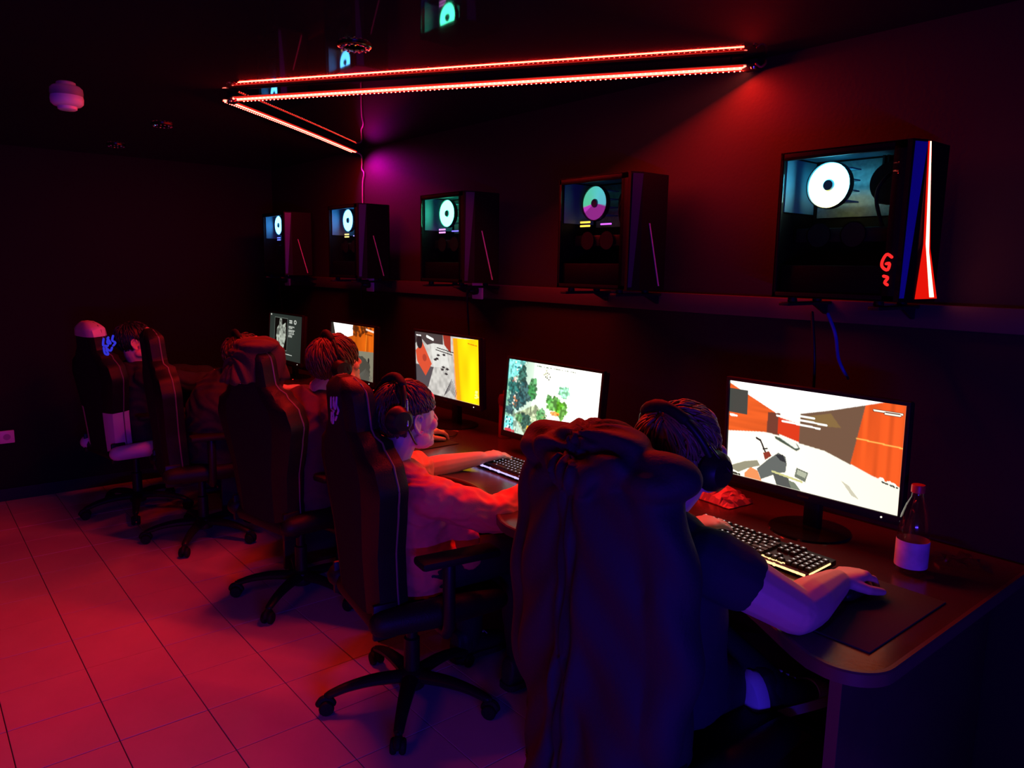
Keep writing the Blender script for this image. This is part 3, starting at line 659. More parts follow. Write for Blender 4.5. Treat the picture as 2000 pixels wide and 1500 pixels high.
    if spec.get('stripe'):
        MB().prism([(0.050, CH-0.004), (0.054, CH-0.004), (0.105, 0.13), (0.165, 0.012), (0.140, 0.012), (0.085, 0.15)], x1+d, x1+d+0.004, 'yz').build('light_stripe', glow('stripe_red', (1, 0.16, 0.10), 12.0), r, smooth=False)
        MB().prism([(0.045, CH-0.004), (0.056, CH-0.004), (0.115, 0.14), (0.190, 0.008), (0.055, 0.008), (0.075, 0.15)], x1+d, x1+d+0.002, 'yz').build('stripe_bloom', glow('stripe_red_bloom', (1, 0.008, 0.003), 0.8), r, smooth=False)  # the stripe's spreading red glow, put in as a flared emissive plate
    else:
        MB().prism([(0.082, 0.235), (0.086, 0.235), (0.150, 0.015), (0.145, 0.015)], x1+d, x1+d+0.003, 'yz').build('trim_stripe', mat('stripe_grey', (0.5, 0.48, 0.5), 0.3), r, smooth=False)
    if spec.get('logo'):
        m = MB()
        m.tube([(0.338, -0.004, 0.115), (0.325, -0.004, 0.122), (0.315, -0.004, 0.105), (0.316, -0.004, 0.09), (0.330, -0.004, 0.082), (0.334, -0.004, 0.098), (0.326, -0.004, 0.098)], 0.004, samples=22, n=6)
        m.tube([(0.322, -0.004, 0.066), (0.333, -0.004, 0.062), (0.326, -0.004, 0.050), (0.333, -0.004, 0.044)], 0.004, samples=10, n=6)
        m.build('front_logo', glow('logo_red', (1, 0.02, 0.02), 1.2), r)
    for fx_ in (0.05, CL-0.05):
        for fy_ in (0.03, CW-0.03): MB().lathe([(0.012, 0), (0.014, -0.012), (0.01, -0.014)], (fx_, fy_, 0), n=12).build('foot', BLACK, r)
    # bracket shelf carrying it
    b = empty('wall_bracket', (x0+CL/2, Y0+CW/2, 1.443), 0, 'black bracket arms under the '+label, 'shelf', 'bracket shelves under the computers')
    for sx in (-0.13, 0.13): MB().box((sx, 0.018, -0.005), (0.03, CW+0.055, 0.010), bev=0.002).build('arm', BLACK, b)
    for sx in (-0.13, 0.13):
        MB().prism([(0.06, -0.010), (0.14, -0.010), (0.14, -0.04), (0.128, -0.04)], sx-0.004, sx+0.004, 'yz').build('gusset', BLACK, b, smooth=False)
    return r
def hue(h, s, v):
    import colorsys; return colorsys.hsv_to_rgb(h % 1, s, v)
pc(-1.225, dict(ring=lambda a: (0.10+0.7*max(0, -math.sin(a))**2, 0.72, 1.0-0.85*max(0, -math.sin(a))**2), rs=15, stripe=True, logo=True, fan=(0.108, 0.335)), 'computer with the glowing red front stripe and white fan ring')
pc(-2.155, dict(ring=lambda a: [k*(0.5 if -2.6 < a-2*PI*(a > PI) < -0.2 else 1) for k in (hue(0.86, 0.92, 0.9) if math.sin(a) < -0.25 else hue(0.47+0.06*math.cos(a), 0.82, 1))], rs=0.8, ram=(1, 0.5, 0.05), ramn='amber', gpu=(0.55, 0.1, 1), gpun='violet', gpu2=(0.05, 0.3, 1), top=(0.05, 0.45, 1), fan=(0.115, 0.335)), 'computer with the teal and magenta fan ring')
pc(-3.135, dict(ring=lambda a: (0.08, 1.0, 0.5), rs=14, ram=(0.9, 0.25, 0.9), ramn='pink', gpu=(0.2, 0.15, 1), gpun='blue', fan=(0.115, 0.34)), 'computer with the green-lit window')
pc(-4.13, dict(ring=lambda a: (0.09, 0.45, 1.0), rs=13, ram=(1, 0.7, 0.2), ramn='yellow', gpu=(0.4, 0.3, 1), gpun='lilac', fan=(0.10, 0.345)), 'computer with the yellow memory light')
pc(-5.135, dict(ring=lambda a: (0.10, 0.45, 1.0), rs=13, ram=(0.15, 0.2, 1), ramn='blue', gpu=(0.3, 0.6, 1), gpun='pale', fan=(0.09, 0.35)), 'computer with the blue memory light')
# cable looms under the nearest computer; one has its blue reflection painted in
for (a, b, nm, lb, m) in (((-1.10, 2.1, 1.41), (-1.06, 2.17, 1.22), 'data_cable', 'data cable under the red-striped computer, blue reflection put into its colour', mat('cable_blue_sheen', (0.03, 0.05, 0.5), 0.4)), ((-1.16, 2.12, 1.41), (-1.15, 2.2, 0.9), 'power_cable', 'black power cable hanging under the red-striped computer', BLACK)):
    a = V(a); b = V(b)
    tag(MB().tube([a, a.lerp(b, 0.3)+V((0.02, -0.03, 0)), a.lerp(b, 0.7)+V((-0.01, 0.0, 0)), b], 0.005, samples=16).build(nm, m), lb, 'cable')

# ------------------------------------------------------------------ chairs
def chair(loc, rz, base_rot, label, side=None, top=None, logo=True, logoc=None, arms=True, wscale=1.0, side_logo=False):
    lowm = side or LEATHER; side = LEATHER; capm = top; top = LEATHER
    r = empty('gaming_chair', loc, rz, label, 'chair', 'gaming chairs along the desk')
    # star base
    MB().lathe([(0.0, 0.06), (0.045, 0.06), (0.05, 0.085), (0.045, 0.115), (0.032, 0.125)], n=20).build('base_hub', BLACK, r)
    for k in range(5):
        a = base_rot-rz+2*PI*k/5; d = V((math.cos(a), math.sin(a), 0))
        lg = MB().tube([d*0.03+V((0, 0, 0.098)), d*0.13+V((0, 0, 0.10)), d*0.22+V((0, 0, 0.088)), d*0.285+V((0, 0, 0.068))], [0.03, 0.026, 0.021, 0.017], n=10, samples=10, flat=((0, 0, 1), 0.75)).build('leg', BLACK, r)
        cs = MB(); c = d*0.297; t = V((-d.y, d.x, 0))
        R = Matrix((d, V((0, 0, 1)), t)).transposed()
        for sgn in (-1, 1):
            cs.lathe([(0.0, -0.009), (0.022, -0.009), (0.026, -0.004), (0.026, 0.004), (0.022, 0.009), (0.0, 0.009)], c+t*0.015*sgn+V((0, 0, 0.0265)), n=18, M=R)
        cs.tube([c+V((0, 0, 0.03)), c+V((0, 0, 0.068))], 0.008, n=8)
        cs.tube([c-d*0.022+V((0, 0, 0.036)), c-d*0.01+V((0, 0, 0.052)), c+d*0.012+V((0, 0, 0.054)), c+d*0.024+V((0, 0, 0.04))], 0.013, n=8, samples=8)
        cs.build('caster', BLACKM, lg)
    MB().lathe([(0.028, 0.1), (0.028, 0.24), (0.02, 0.245), (0.02, 0.36)], n=16).build('gas_column', BLACK, r)
    MB().box((0, 0, 0.365), (0.2, 0.26, 0.035), bev=0.008).build('tilt_mechanism', BLACK, r)
    MB().tube([(0.05, 0.02, 0.362), (0.2, 0.03, 0.36), (0.25, 0.03, 0.352)], 0.006, n=8).build('lever', BLACK, r)
    # seat with raised side bolsters
    st = MB(); secs = []
    st.box((0, 0.03, 0.412), (0.40, 0.48, 0.07), bev=0.025)
    st.build('seat', LEATHER, r)
    for s in (-1, 1):
        MB().tube([(s*0.215, -0.19, 0.43), (s*0.235, 0.0, 0.435), (s*0.22, 0.22, 0.425)], [0.042, 0.048, 0.036], n=12, samples=10).build('seat_bolster', lowm, r)
    # backrest: outline half-width against height along the back, reclined
    H = 0.75; tl = math.radians(4.5)
    prof = [(a, w*wscale) for a, w in ((0.0, 0.20), (0.10, 0.205), (0.22, 0.22), (0.36, 0.27), (0.44, 0.292), (0.50, 0.27), (0.56, 0.185), (0.61, 0.135), (0.68, 0.128), (0.72, 0.118), (0.745, 0.085), (0.755, 0.045))]
    def wid(h):
        for (a, x), (b, y) in zip(prof, prof[1:]):
            if h <= b: t = (h-a)/(b-a); t = t*t*(3-2*t) if b > 0.4 else t; return x+(y-x)*t
        return 0.04
    M = Matrix.Translation((0, -0.165, 0.43)) @ Matrix.Rotation(tl, 4, 'X')
    def shell(u0, u1, y0f, y1f, h0, h1, nh, nu):
        vs = []; fs = []
        for yi, yf in enumerate((y0f, y1f)):
            for i in range(nh+1):
                h = h0+(h1-h0)*i/nh; w = wid(h)
                for j in range(nu+1): u = u0+(u1-u0)*j/nu; vs.append((u*w, yf(u, h), h))
        N = (nh+1)*(nu+1); g = lambda y, i, j: y*N+i*(nu+1)+j
        for i in range(nh):
            for j in range(nu):
                fs.append((g(0, i, j), g(0, i, j+1), g(0, i+1, j+1), g(0, i+1, j))); fs.append((g(1, i, j), g(1, i, j+1), g(1, i+1, j+1), g(1, i+1, j)))
            fs.append((g(0, i, 0), g(1, i, 0), g(1, i+1, 0), g(0, i+1, 0))); fs.append((g(0, i, nu), g(1, i, nu), g(1, i+1, nu), g(0, i+1, nu)))
        for j in range(nu):
            fs.append((g(0, 0, j), g(0, 0, j+1), g(1, 0, j+1), g(1, 0, j))); fs.append((g(0, nh, j), g(0, nh, j+1), g(1, nh, j+1), g(1, nh, j)))
        return MB().add(vs, fs)
    rim = lambda h: min(1, max(0, (0.765-h)/0.05))**0.5
    yb = lambda u, h: -0.045*(1-0.55*abs(u)**4)*rim(h)-0.0
    yfc = lambda u, h: (0.035+0.02*math.sin(h*9))*rim(h)
    yfs = lambda u, h: (0.035+0.055*(abs(u)-0.6)/0.4*(1 if h < 0.58 else 0.4))*rim(h)*(1-0.5*max(0, abs(u)-0.93)/0.07)
    sh = shell(-0.62, 0.62, yb, yfc, 0.0, 0.755, 40, 14); sh.xf(M); sh.build('backrest', FABRICK, r, angle=50)
    for s in (-1, 1):
        b0 = shell(s*0.62, s*1.0, yb, yfs, 0.0, 0.24, 12, 6); b0.xf(M); b0.build('lumbar_bolster', lowm, r, angle=50)
        b1 = shell(s*0.62, s*1.0, yb, yfs, 0.24, 0.60, 20, 6); b1.xf(M); b1.build('back_bolster', side, r, angle=50)
        b2 = shell(s*0.62, s*1.0, yb, yfs, 0.60, 0.755, 12, 6); b2.xf(M); b2.build('headrest_wing', top, r, angle=50)
        pts = [M @ V((s*wid(h)*0.995, yfs(1, h)*0.9, h)) for h in np.linspace(0.02, 0.752, 40)]
        MB().tube(pts, 0.0035, n=6).build('piping', mat('grey_piping', (0.13, 0.12, 0.10), 0.5), r)
        MB().box((s*0.20, -0.175, 0.43), (0.02, 0.08, 0.12), bev=0.008).build('hinge_cover', BLACK, r)
    if capm:
        cpb = shell(-1.02, 1.02, lambda u, h: yb(u, h)-0.004, lambda u, h: max(yfs(u, h), yfc(u, h))+0.004, 0.675, 0.7585, 10, 16); cpb.xf(M); cpb.build('headrest_cap', capm, r, angle=50)
    if logo:
        lc = logoc or mat('embroidery_grey', (0.55, 0.5, 0.52), 0.6)
        m = MB()
        if side_logo: q = lambda pts: m.tube([M @ V((wid(h-0.03)+0.002, 0.055+x*0.9, h-0.03)) for x, h in pts], 0.006, n=6, samples=16)
        else: q = lambda pts: m.tube([M @ V((x+0.02, -0.047, h)) for x, h in pts], 0.0035, n=6, samples=16)
        q([(0.03, 0.70), (0.02, 0.675), (0.035, 0.66), (0.02, 0.645)]); q([(-0.0, 0.695), (-0.012, 0.665), (0.006, 0.66), (-0.006, 0.69)]); q([(-0.03, 0.69), (-0.04, 0.655), (-0.022, 0.65)])
        q([(0.01, 0.635), (-0.01, 0.62), (-0.025, 0.638), (-0.012, 0.65)]); q([(-0.04, 0.64), (-0.05, 0.61), (-0.035, 0.605), (-0.03, 0.625)])
        m.build('embroidered_logo', lc, r)
    if arms:
        for s in (-1, 1):
            MB().tube([(s*0.2, 0.0, 0.385), (s*0.285, 0.0, 0.385), (s*0.30, 0.0, 0.41), (s*0.30, 0.0, 0.62)], 0.02, n=10, flat=((0, 1, 0), 0.999)).build('armrest_post', BLACK, r)
            MB().box((s*0.30, 0.03, 0.638), (0.085, 0.27, 0.028), bev=0.012).build('armrest_pad', BLACKM, r)
    return r
d2r = math.radians
chair((-1.08, 1.375, 0), d2r(-2), 0.3, 'black gaming chair beneath the hanging dark jacket', arms=False, wscale=0.72, logo=False)
chair((-2.11, 1.305, 0), d2r(-9), d2r(247.6), 'black gaming chair with logo, holding the person in orange-red')
chair((-3.165, 1.36, 0), d2r(10), d2r(235.8), 'black gaming chair with brown hooded jacket over its headrest')
chair((-4.20, 1.24, 0), d2r(-6), d2r(251.5), 'black gaming chair without logo under the person in the dark top', logo=False)
chair((-4.93, 1.07, 0), d2r(10), d2r(200), 'black and white gaming chair with blue lettering by the end wall', side=WHITEL, top=WHITEL, logoc=glow('logo_blue_glow', (0.05, 0.05, 1), 0.6), side_logo=True)  # lettering is no lamp; a faint blue glow is put into it

# ------------------------------------------------------------------ people
def frame(yaw, pitch, rollv=0):
    return Matrix.Rotation(yaw, 3, 'Z') @ Matrix.Rotation(-pitch, 3, 'X') @ Matrix.Rotation(rollv, 3, 'Y')
def head_prims(m, C, R, k=1.0):
    e = lambda c, r, A=None: m.ell(V(C)+R @ (V(c)*k), [x*k for x in r], R if A is None else R @ A)
    T = lambda pts, rr: m.tube([V(C)+R @ (V(p)*k) for p in pts], [x*k for x in rr], n=10)
    e((0, -0.015, 0.035), (0.074, 0.094, 0.082)); e((0, 0.03, 0.0), (0.067, 0.062, 0.075)); e((0, 0.042, -0.045), (0.054, 0.048, 0.068))
    e((0, 0.056, -0.085), (0.04, 0.036, 0.03)); e((0, 0.079, -0.099), (0.018, 0.016, 0.015))
    e((0, 0.078, 0.028), (0.048, 0.02, 0.014)); e((0, 0.07, 0.055), (0.052, 0.026, 0.03))
    for s in (-1, 1):
        e((s*0.036, 0.068, -0.028), (0.024, 0.022, 0.022)); e((s*0.052, 0.02, -0.07), (0.014, 0.034, 0.022))
        A = Matrix.Rotation(s*0.35, 3, 'Z')
        e((s*0.073, -0.006, -0.012), (0.007, 0.018, 0.030), A)
        loop = [(s*0.078, 0.008, -0.036), (s*0.08, 0.0, -0.044), (s*0.081, -0.012, -0.03), (s*0.086, -0.024, -0.006), (s*0.086, -0.020, 0.014), (s*0.083, -0.006, 0.022), (s*0.079, 0.010, 0.012), (s*0.077, 0.008, -0.004)]
        m.tube([V(C)+R @ (V(p)*k) for p in loop], 0.0042*k, n=8, samples=24)
        e((s*0.0095, 0.098, -0.032), (0.007, 0.008, 0.006))
    T([(0, 0.088, 0.02), (0, 0.098, -0.005), (0, 0.108, -0.026)], (0.007, 0.008, 0.0105))
    e((0, 0.088, -0.0585), (0.02, 0.010, 0.0055)); e((0, 0.087, -0.069), (0.017, 0.010, 0.006))
def hand_prims(m, W, d, nrm, side, curl=0.5, k=1.0, spread=0.12, thumb=0.5, forefinger=0.0):
    """W wrist, d pointing to the fingers, nrm pointing out of the palm, side +1 if thumb lies along d x nrm"""
    W = V(W); d = V(d).normalized(); nrm = V(nrm); nrm = (nrm-d*nrm.dot(d)).normalized(); sd = d.cross(nrm)*side
    m.loft([(W-d*0.01*k, 0.026*k, 0.019*k, sd, nrm, 2), (W+d*0.02*k, 0.032*k, 0.018*k, sd, nrm, 2.2), (W+d*0.055*k-nrm*0.003*k, 0.041*k, 0.015*k, sd, nrm, 2.4), (W+d*0.088*k-nrm*0.003*k, 0.041*k, 0.0125*k, sd, nrm, 2.4), (W+d*0.098*k, 0.036*k, 0.009*k, sd, nrm, 2.2)], n=20)
    ls = [0.072, 0.081, 0.076, 0.060]; off = [0.030, 0.010, -0.010, -0.029]; rr = [0.0088, 0.009, 0.0087, 0.0077]
    for i in range(4):
        b = W+d*(0.088-0.006*abs(i-1.2))*k+sd*off[i]*k; a0 = -0.12+curl*0.35; p = b; dirn = (d+sd*(spread*(1.5-i)*0.6)).normalized(); pts = [b-d*0.015*k, b]
        cu = curl*(0.75 if (i == 0 and forefinger) else 1)
        ang = a0+cu*0.2
        for j, f in enumerate((0.46, 0.31, 0.23)):
            v = dirn*math.cos(ang)+nrm*math.sin(ang); p = p+v*(ls[i]*f*k); pts.append(p); ang += cu*0.85
        m.tube(pts, [rr[i]*1.08*k, rr[i]*1.05*k, rr[i]*1.02*k, rr[i]*0.93*k, rr[i]*0.8*k], n=10)
        m.ell(b-nrm*0.006*k, (0.010*k,)*3, nu=10, nv=6)
    b = W+d*0.03*k+sd*0.026*k+nrm*0.006*k; t1 = (d*0.75+sd*0.75+nrm*0.25*(1+curl)).normalized(); t2 = (d*1.0+sd*(0.35-0.3*thumb)+nrm*0.35*curl).normalized()
    m.tube([b-t1*0.02*k, b+t1*0.012*k, b+t1*0.036*k, b+t1*0.036*k+t2*0.028*k, b+t1*0.036*k+t2*0.05*k], [0.014*k, 0.0135*k, 0.0115*k, 0.0105*k, 0.0085*k], n=10)
def hair_mesh(C, R, k, m, parent, length=0.05, n=900, fringe=0.05, crown=(0, -0.03), lift=0.008, low=-0.075, seed=1, sideburn=0.0, ear=False):
    rg = random.Random(seed); mb = MB()
    cen = V((0, -0.012, 0.03)); rad = V((0.0765, 0.0975, 0.086))
    def pt(d): return cen+V((d.x*rad.x, d.y*rad.y, d.z*rad.z))
    def ok(p):
        y, z = p.y, p.z
        if ear and abs(p.x) > 0.045 and -0.035 < y <= 0.06: return z > 0.032
        if y > 0.055: return z > fringe+0.025*(0.075-abs(p.x))/0.075*0
        if y > 0.0: return z > -0.005-sideburn+ (y/0.055)*(fringe+0.005)
        return z > 0.0+(low)*min(1, (-y)/0.05)
    # close cap under the strands
    nu, nv = 40, 24; vs = []; ids = {}
    for i in range(nv+1):
        th = PI*i/nv
        for j in range(nu):
            ph = 2*PI*j/nu; d = V((math.sin(th)*math.cos(ph), math.sin(th)*math.sin(ph), math.cos(th))); p = pt(d)
            s = 1.03+0.012*math.sin(9*ph)*math.sin(7*th)
            q = cen+(p-cen)*(s if ok(p) else 0.93); vs.append(V(C)+R @ (q*k))
    mb.add(vs, [(i*nu+j, i*nu+(j+1) % nu, (i+1)*nu+(j+1) % nu, (i+1)*nu+j) for i in range(nv) for j in range(nu)])
    cr = V((crown[0], crown[1], 0.12))
    cnt = 0; tries = 0
    while cnt < n and tries < n*20:
        tries += 1
        d = V((rg.gauss(0, 1), rg.gauss(0, 1), rg.gauss(0, 1))).normalized(); p = pt(d)
        if not ok(p): continue
        cnt += 1; L = length*rg.uniform(0.7, 1.25)
        if ear and abs(p.x) > 0.03 and p.z < 0.085 and p.y > -0.04: L = min(L, max(0.012, (p.z-0.02)*0.9))
        seg = 5; pts = []; rr = []; q = p.copy(); nrm = V((d.x/rad.x, d.y/rad.y, d.z/rad.z)).normalized()
        fl = (p-cr); fl = fl-nrm*fl.dot(nrm); fl = fl.normalized() if fl.length > 1e-4 else V((0, 1, 0)); fl = (fl+V((rg.gauss(0, .22), rg.gauss(0, .22), rg.gauss(0, .15)))).normalized()
        lf = lift*rg.uniform(0.5, 1.4)
        for s in range(seg+1):
            t = s/seg; dd = (q-cen); dd = V((dd.x/rad.x, dd.y/rad.y, dd.z/rad.z)).normalized(); base = pt(dd); nn = V((dd.x/rad.x, dd.y/rad.y, dd.z/rad.z)).normalized()
            pts.append(V(C)+R @ ((base+nn*(0.002+lf*math.sin(PI*min(1, t*0.8+0.15))))*k)); rr.append((0.0036*(1-t)**0.7+0.0005)*k)
            fl = (fl-nn*fl.dot(nn)+V((0, 0, -0.06))).normalized(); q = base+fl*(L/seg)
        mb.tube(pts, rr, n=5, caps=False)
    return mb.build('hair', m, parent, angle=80)
def eyes(C, R, k, parent):
    for s in (-1, 1):
        p = V(C)+R @ (V((s*0.031, 0.072, 0.006))*k)
        o = MB().ell(p, (0.0125*k,)*3).build('eye', mat('eye_white', (0.7, 0.68, 0.66), 0.2), parent)
        MB().lathe([(0.0, 0.0131*k), (0.0055*k, 0.0119*k)], p, n=14, M=R @ Matrix.Rotation(-PI/2, 3, 'X')).build('iris', mat('iris_dark', (0.03, 0.02, 0.015), 0.2), o)

def torso(m, sp, grow=0.0):
    """sp: list of (centre, half width, half depth)"""
    secs = []; n = len(sp)
    for i, (c, rx, ry) in enumerate(sp):
        t = (V(sp[min(i+1, n-1)][0])-V(sp[max(i-1, 0)][0])).normalized(); x = V((1, 0, 0)); x = (x-t*x.dot(t)).normalized(); y = t.cross(x)
        secs.append((V(c), rx+grow, ry+grow, x, y, 2.4))
    m.loft(secs)
def wr(co, a, f, seed=0):
    s = np.sin(co[:, 0]*f+3*np.sin(co[:, 2]*f*0.6+seed)+seed)*np.sin(co[:, 2]*f*0.9+2*np.sin(co[:, 1]*f*0.7+seed)); return a*s

def person(P, label):
    r = empty('person', V((P['hip'][0], P['hip'][1], 0)), 0, label, 'person', 'people sitting at the computers')
    # everything below is laid out in world coordinates, so parts hang from a node moved to the origin
    r.location = (0, 0, 0)
    C = V(P['head']); R = frame(P.get('yaw', 0), P.get('pitch', 0), P.get('roll', 0)); k = P.get('k', 1.0)
    vox = P.get('vox', 0.004)
    b = MB(); head_prims(b, C, R, k)
    nk = V(P['neck']); hb = C+R @ (V((0, -0.022, -0.06))*k)
    b.tube([nk-V((0, 0.0, 0.05)), nk, hb], [0.066*k, 0.058*k, 0.053*k], n=16)
    sh = [V(P['rsh']), V(P['lsh'])]
    b.tube([sh[0], nk-V((0, 0, 0.045)), sh[1]], [0.045, 0.055, 0.045], n=12)
    torso(b, [(c, rx*0.8, ry*0.75) for c, rx, ry in P['torso'][:-1]])
    for S_, E_, W_, a in ((P['rsh'], P['rel'], P['rwr'], P.get('ra', 1)), (P['lsh'], P['lel'], P['lwr'], P.get('la', 1))):
        S_, E_, W_ = V(S_), V(E_), V(W_); f = (W_-E_)
        b.tube([S_, S_.lerp(E_, 0.5), E_], [0.048*k*a, 0.044*k*a, 0.038*k*a], n=14)
        b.tube([E_, E_+f*0.3, E_+f*0.7, W_], [0.038*k*a, 0.04*k*a, 0.031*k*a, 0.024*k*a], n=14, samples=8)
    for key, W_ in (('rhand', P['rwr']), ('lhand', P['lwr'])):
        h = P[key]; hand_prims(b, W_, h['d'], h['n'], h['s'], h.get('curl', 0.5), k*P.get('hk', 1.0), thumb=h.get('thumb', 0.5))
    b.blob('body', P.get('skin', SKIN), r, voxel=vox, smooth=3)
    eyes(C, R, k, r)
    hair_mesh(C, R, k, P['hairm'], r, **P.get('hair', {}))
    # shirt
    s = MB(); torso(s, P['torso'], 0.012)
    for S_, E_, W_, ln in ((P['rsh'], P['rel'], P['rwr'], P['rslv']), (P['lsh'], P['lel'], P['lwr'], P['lslv'])):
        S_, E_, W_ = V(S_), V(E_), V(W_); sp = P.get('sleeve', 0.062)
        if ln <= 1: e = S_.lerp(E_, ln); s.tube([S_, S_.lerp(e, 0.5), e], [sp*1.05, sp*1.0, sp*1.02], n=16)
        else:
            e = E_.lerp(W_, ln-1); m_ = 26; pts = []; rr = []
            path = [S_, S_.lerp(E_, 0.5), E_, E_.lerp(e, 0.5), e]
            s.tube(path, [sp*1.05, sp, sp*0.95, sp*0.86, sp*0.74], n=16, samples=20)
            for q in range(9):
                t = 0.1+0.85*q/8; c = E_.lerp(e, t); dv = (e-E_).normalized()
                s.tube([c-dv*0.004, c+dv*0.004], [sp*(1.05-0.25*t)]*2, n=16)
    s.ell(V(P['rsh']), (0.066, 0.062, 0.062)); s.ell(V(P['lsh']), (0.066, 0.062, 0.062))
    s.tube([V(P['rsh'])+V((-0.03, 0, 0.012)), nk-V((0, 0.005, 0.038)), V(P['lsh'])+V((0.03, 0, 0.012))], [0.055, 0.062, 0.055], n=14)
    for ex in P.get('shirt_extra', []): s.tube(*ex[:2], n=12, flat=ex[2] if len(ex) > 2 else None, samples=10)
    s.blob('shirt', P['shirt'], r, voxel=0.006, smooth=4, disp=lambda co: wr(co, P.get('amp', 0.0045), 48, P['hip'][0])+wr(co, P.get('fine', 0.0006), 110, 2))
    # trousers and shoes
    t = MB(); hip = V(P['hip'])
    for sx, kn, an in ((1, P['rkn'], P['ran']), (-1, P['lkn'], P['lan'])):
        h = hip+V((sx*0.085, 0.02, 0.0)); kn = V(kn); an = V(an)
        t.tube([h, h.lerp(kn, 0.5), kn], [0.088, 0.08, 0.066], n=16); t.tube([kn, kn.lerp(an, 0.4), an], [0.066, 0.062, 0.05], n=16)
    t.ell(hip, (0.165, 0.12, 0.095))
    t.blob('trousers', P.get('trousers', mat('dark_denim', (0.012, 0.013, 0.022), 0.8)), r, voxel=0.009, smooth=4, disp=lambda co: wr(co, 0.003, 36, 1))
    for an, sd in zip((P['ran'], P['lan']), P.get('shoes', (dict(), dict()))):
        shoe(V(an), V(sd.get('d', (0, 1, 0))), V(sd.get('up', (0, 0, 1))), r, sd.get('m', mat('dark_shoe', (0.02, 0.02, 0.022), 0.6)), trim=sd.get('trim'))
    return r
SOLE = mat('dark_rubber_sole', (0.015, 0.014, 0.016), 0.7)
def shoe(an, d, u, parent, m, sole=SOLE, trim=None):
    sole = trim or sole
    d = d.normalized(); u = (u-d*u.dot(d)).normalized(); x = d.cross(u)
    base = an-u*0.075
    up_ = MB()
    secs = []
    for t, w, h in ((-0.075, 0.022, 0.03), (-0.065, 0.034, 0.05), (-0.03, 0.038, 0.06), (0.02, 0.038, 0.052), (0.07, 0.044, 0.036), (0.12, 0.046, 0.028), (0.16, 0.038, 0.022), (0.178, 0.018, 0.014)):
        secs.append((base+d*t+u*(h+0.012), w, h, x, u, 2.3))
    up_.loft(secs, n=20); up_.tube([an-u*0.02-d*0.015, an+u*0.01-d*0.018], [0.042, 0.046], n=14)
    o = up_.blob('shoe', m, parent, voxel=0.004, smooth=3)
    sl = MB(); ol = []
    for t, w in ((-0.082, 0.012), (-0.078, 0.028), (-0.06, 0.037), (-0.02, 0.038), (0.03, 0.036), (0.08, 0.045), (0.12, 0.047), (0.16, 0.038), (0.18, 0.02), (0.186, 0.006)): ol.append((t, w))
    ring = [(t, w) for t, w in ol]+[(t, -w) for t, w in ol[::-1]]; n = len(ring)
    vs = [base+d*t+x*w+u*0.0 for t, w in ring]+[base+d*t+x*w+u*0.022 for t, w in ring]
    sl.add(vs, [list(range(n)), [n+i for i in range(n)]]+[(i, (i+1) % n, n+(i+1) % n, n+i) for i in range(n)])
    sl.build('sole', sole, o)
    if trim:
        MB().loft([(base+d*t+u*(h+0.012), w, h, x, u, 2.3) for t, w, h in ((-0.083, 0.020, 0.032), (-0.074, 0.036, 0.05), (-0.055, 0.041, 0.058), (-0.04, 0.041, 0.056))], n=20).build('heel_counter', trim, o)
        MB().loft([(base+d*t+u*(h+0.012), w, h, x, u, 2.3) for t, w, h in ((0.115, 0.049, 0.031), (0.14, 0.046, 0.028), (0.165, 0.037, 0.022), (0.185, 0.016, 0.014))], n=20).build('toe_cap', trim, o)
    for q in range(4):
        c = base+d*(0.035+0.018*q)+u*(0.105-0.012*q); MB().tube([c-x*0.022, c+u*0.004, c+x*0.022], 0.003, n=6).build('lace', WHITEP, o)

def headset(C, R, k, label, tilt=0.0, dy=0.0, dz=0.0, mic=True, band=0.138, arm=None, side=1, cupm=None):
    r = empty('headset', V(C), 0, label, 'headset', 'headsets worn by the players')
    A = Matrix.Rotation(tilt, 3, 'X'); X = lambda p: R @ (A @ (V(p)*k)+V((0, dy, dz))*k)
    arc = []
    for i in range(17):
        a = PI*i/16; arc.append(X((0.098*math.cos(a), -0.012, band*math.sin(a))))
    MB().tube(arc, 0.0085*k, n=10, flat=(R @ A @ V((1, 0, 0)), 1.0)).build('headband', BLACK, r)
    MB().tube([p*1.0 for p in arc[5:12]], 0.013*k, n=10).build('band_cushion', BLACKM, r)
    for s in (-1, 1):
        M = R @ A @ Matrix.Rotation(s*PI/2, 3, 'Y')
        MB().lathe([(0.0, 0.030), (0.03, 0.028), (0.042, 0.016), (0.046, 0.0), (0.04, -0.004)], X((s*0.092, -0.012, -0.012)), n=24, M=M).build('ear_cup', cupm or BLACK, r)
        MB().lathe([(0.018, -0.014), (0.03, -0.016), (0.044, -0.008), (0.046, 0.0)], X((s*0.092, -0.012, -0.012)), n=24, M=M).build('ear_cushion', BLACKM, r)
        MB().tube([X((s*0.104, -0.012, 0.055)), X((s*0.112, -0.004, 0.02)), X((s*0.121, 0.006, -0.02))], 0.0035*k, n=8, samples=10).build('slider_arm', arm or METAL, r)
    if mic:
        MB().tube([X((side*0.11, 0.02, -0.03)), X((side*0.09, 0.07, -0.065)), X((side*0.045, 0.112, -0.072)), X((side*0.02, 0.122, -0.07))], [0.003, 0.003, 0.003, 0.006], n=8, samples=16).build('microphone_boom', METAL, r)
    return r

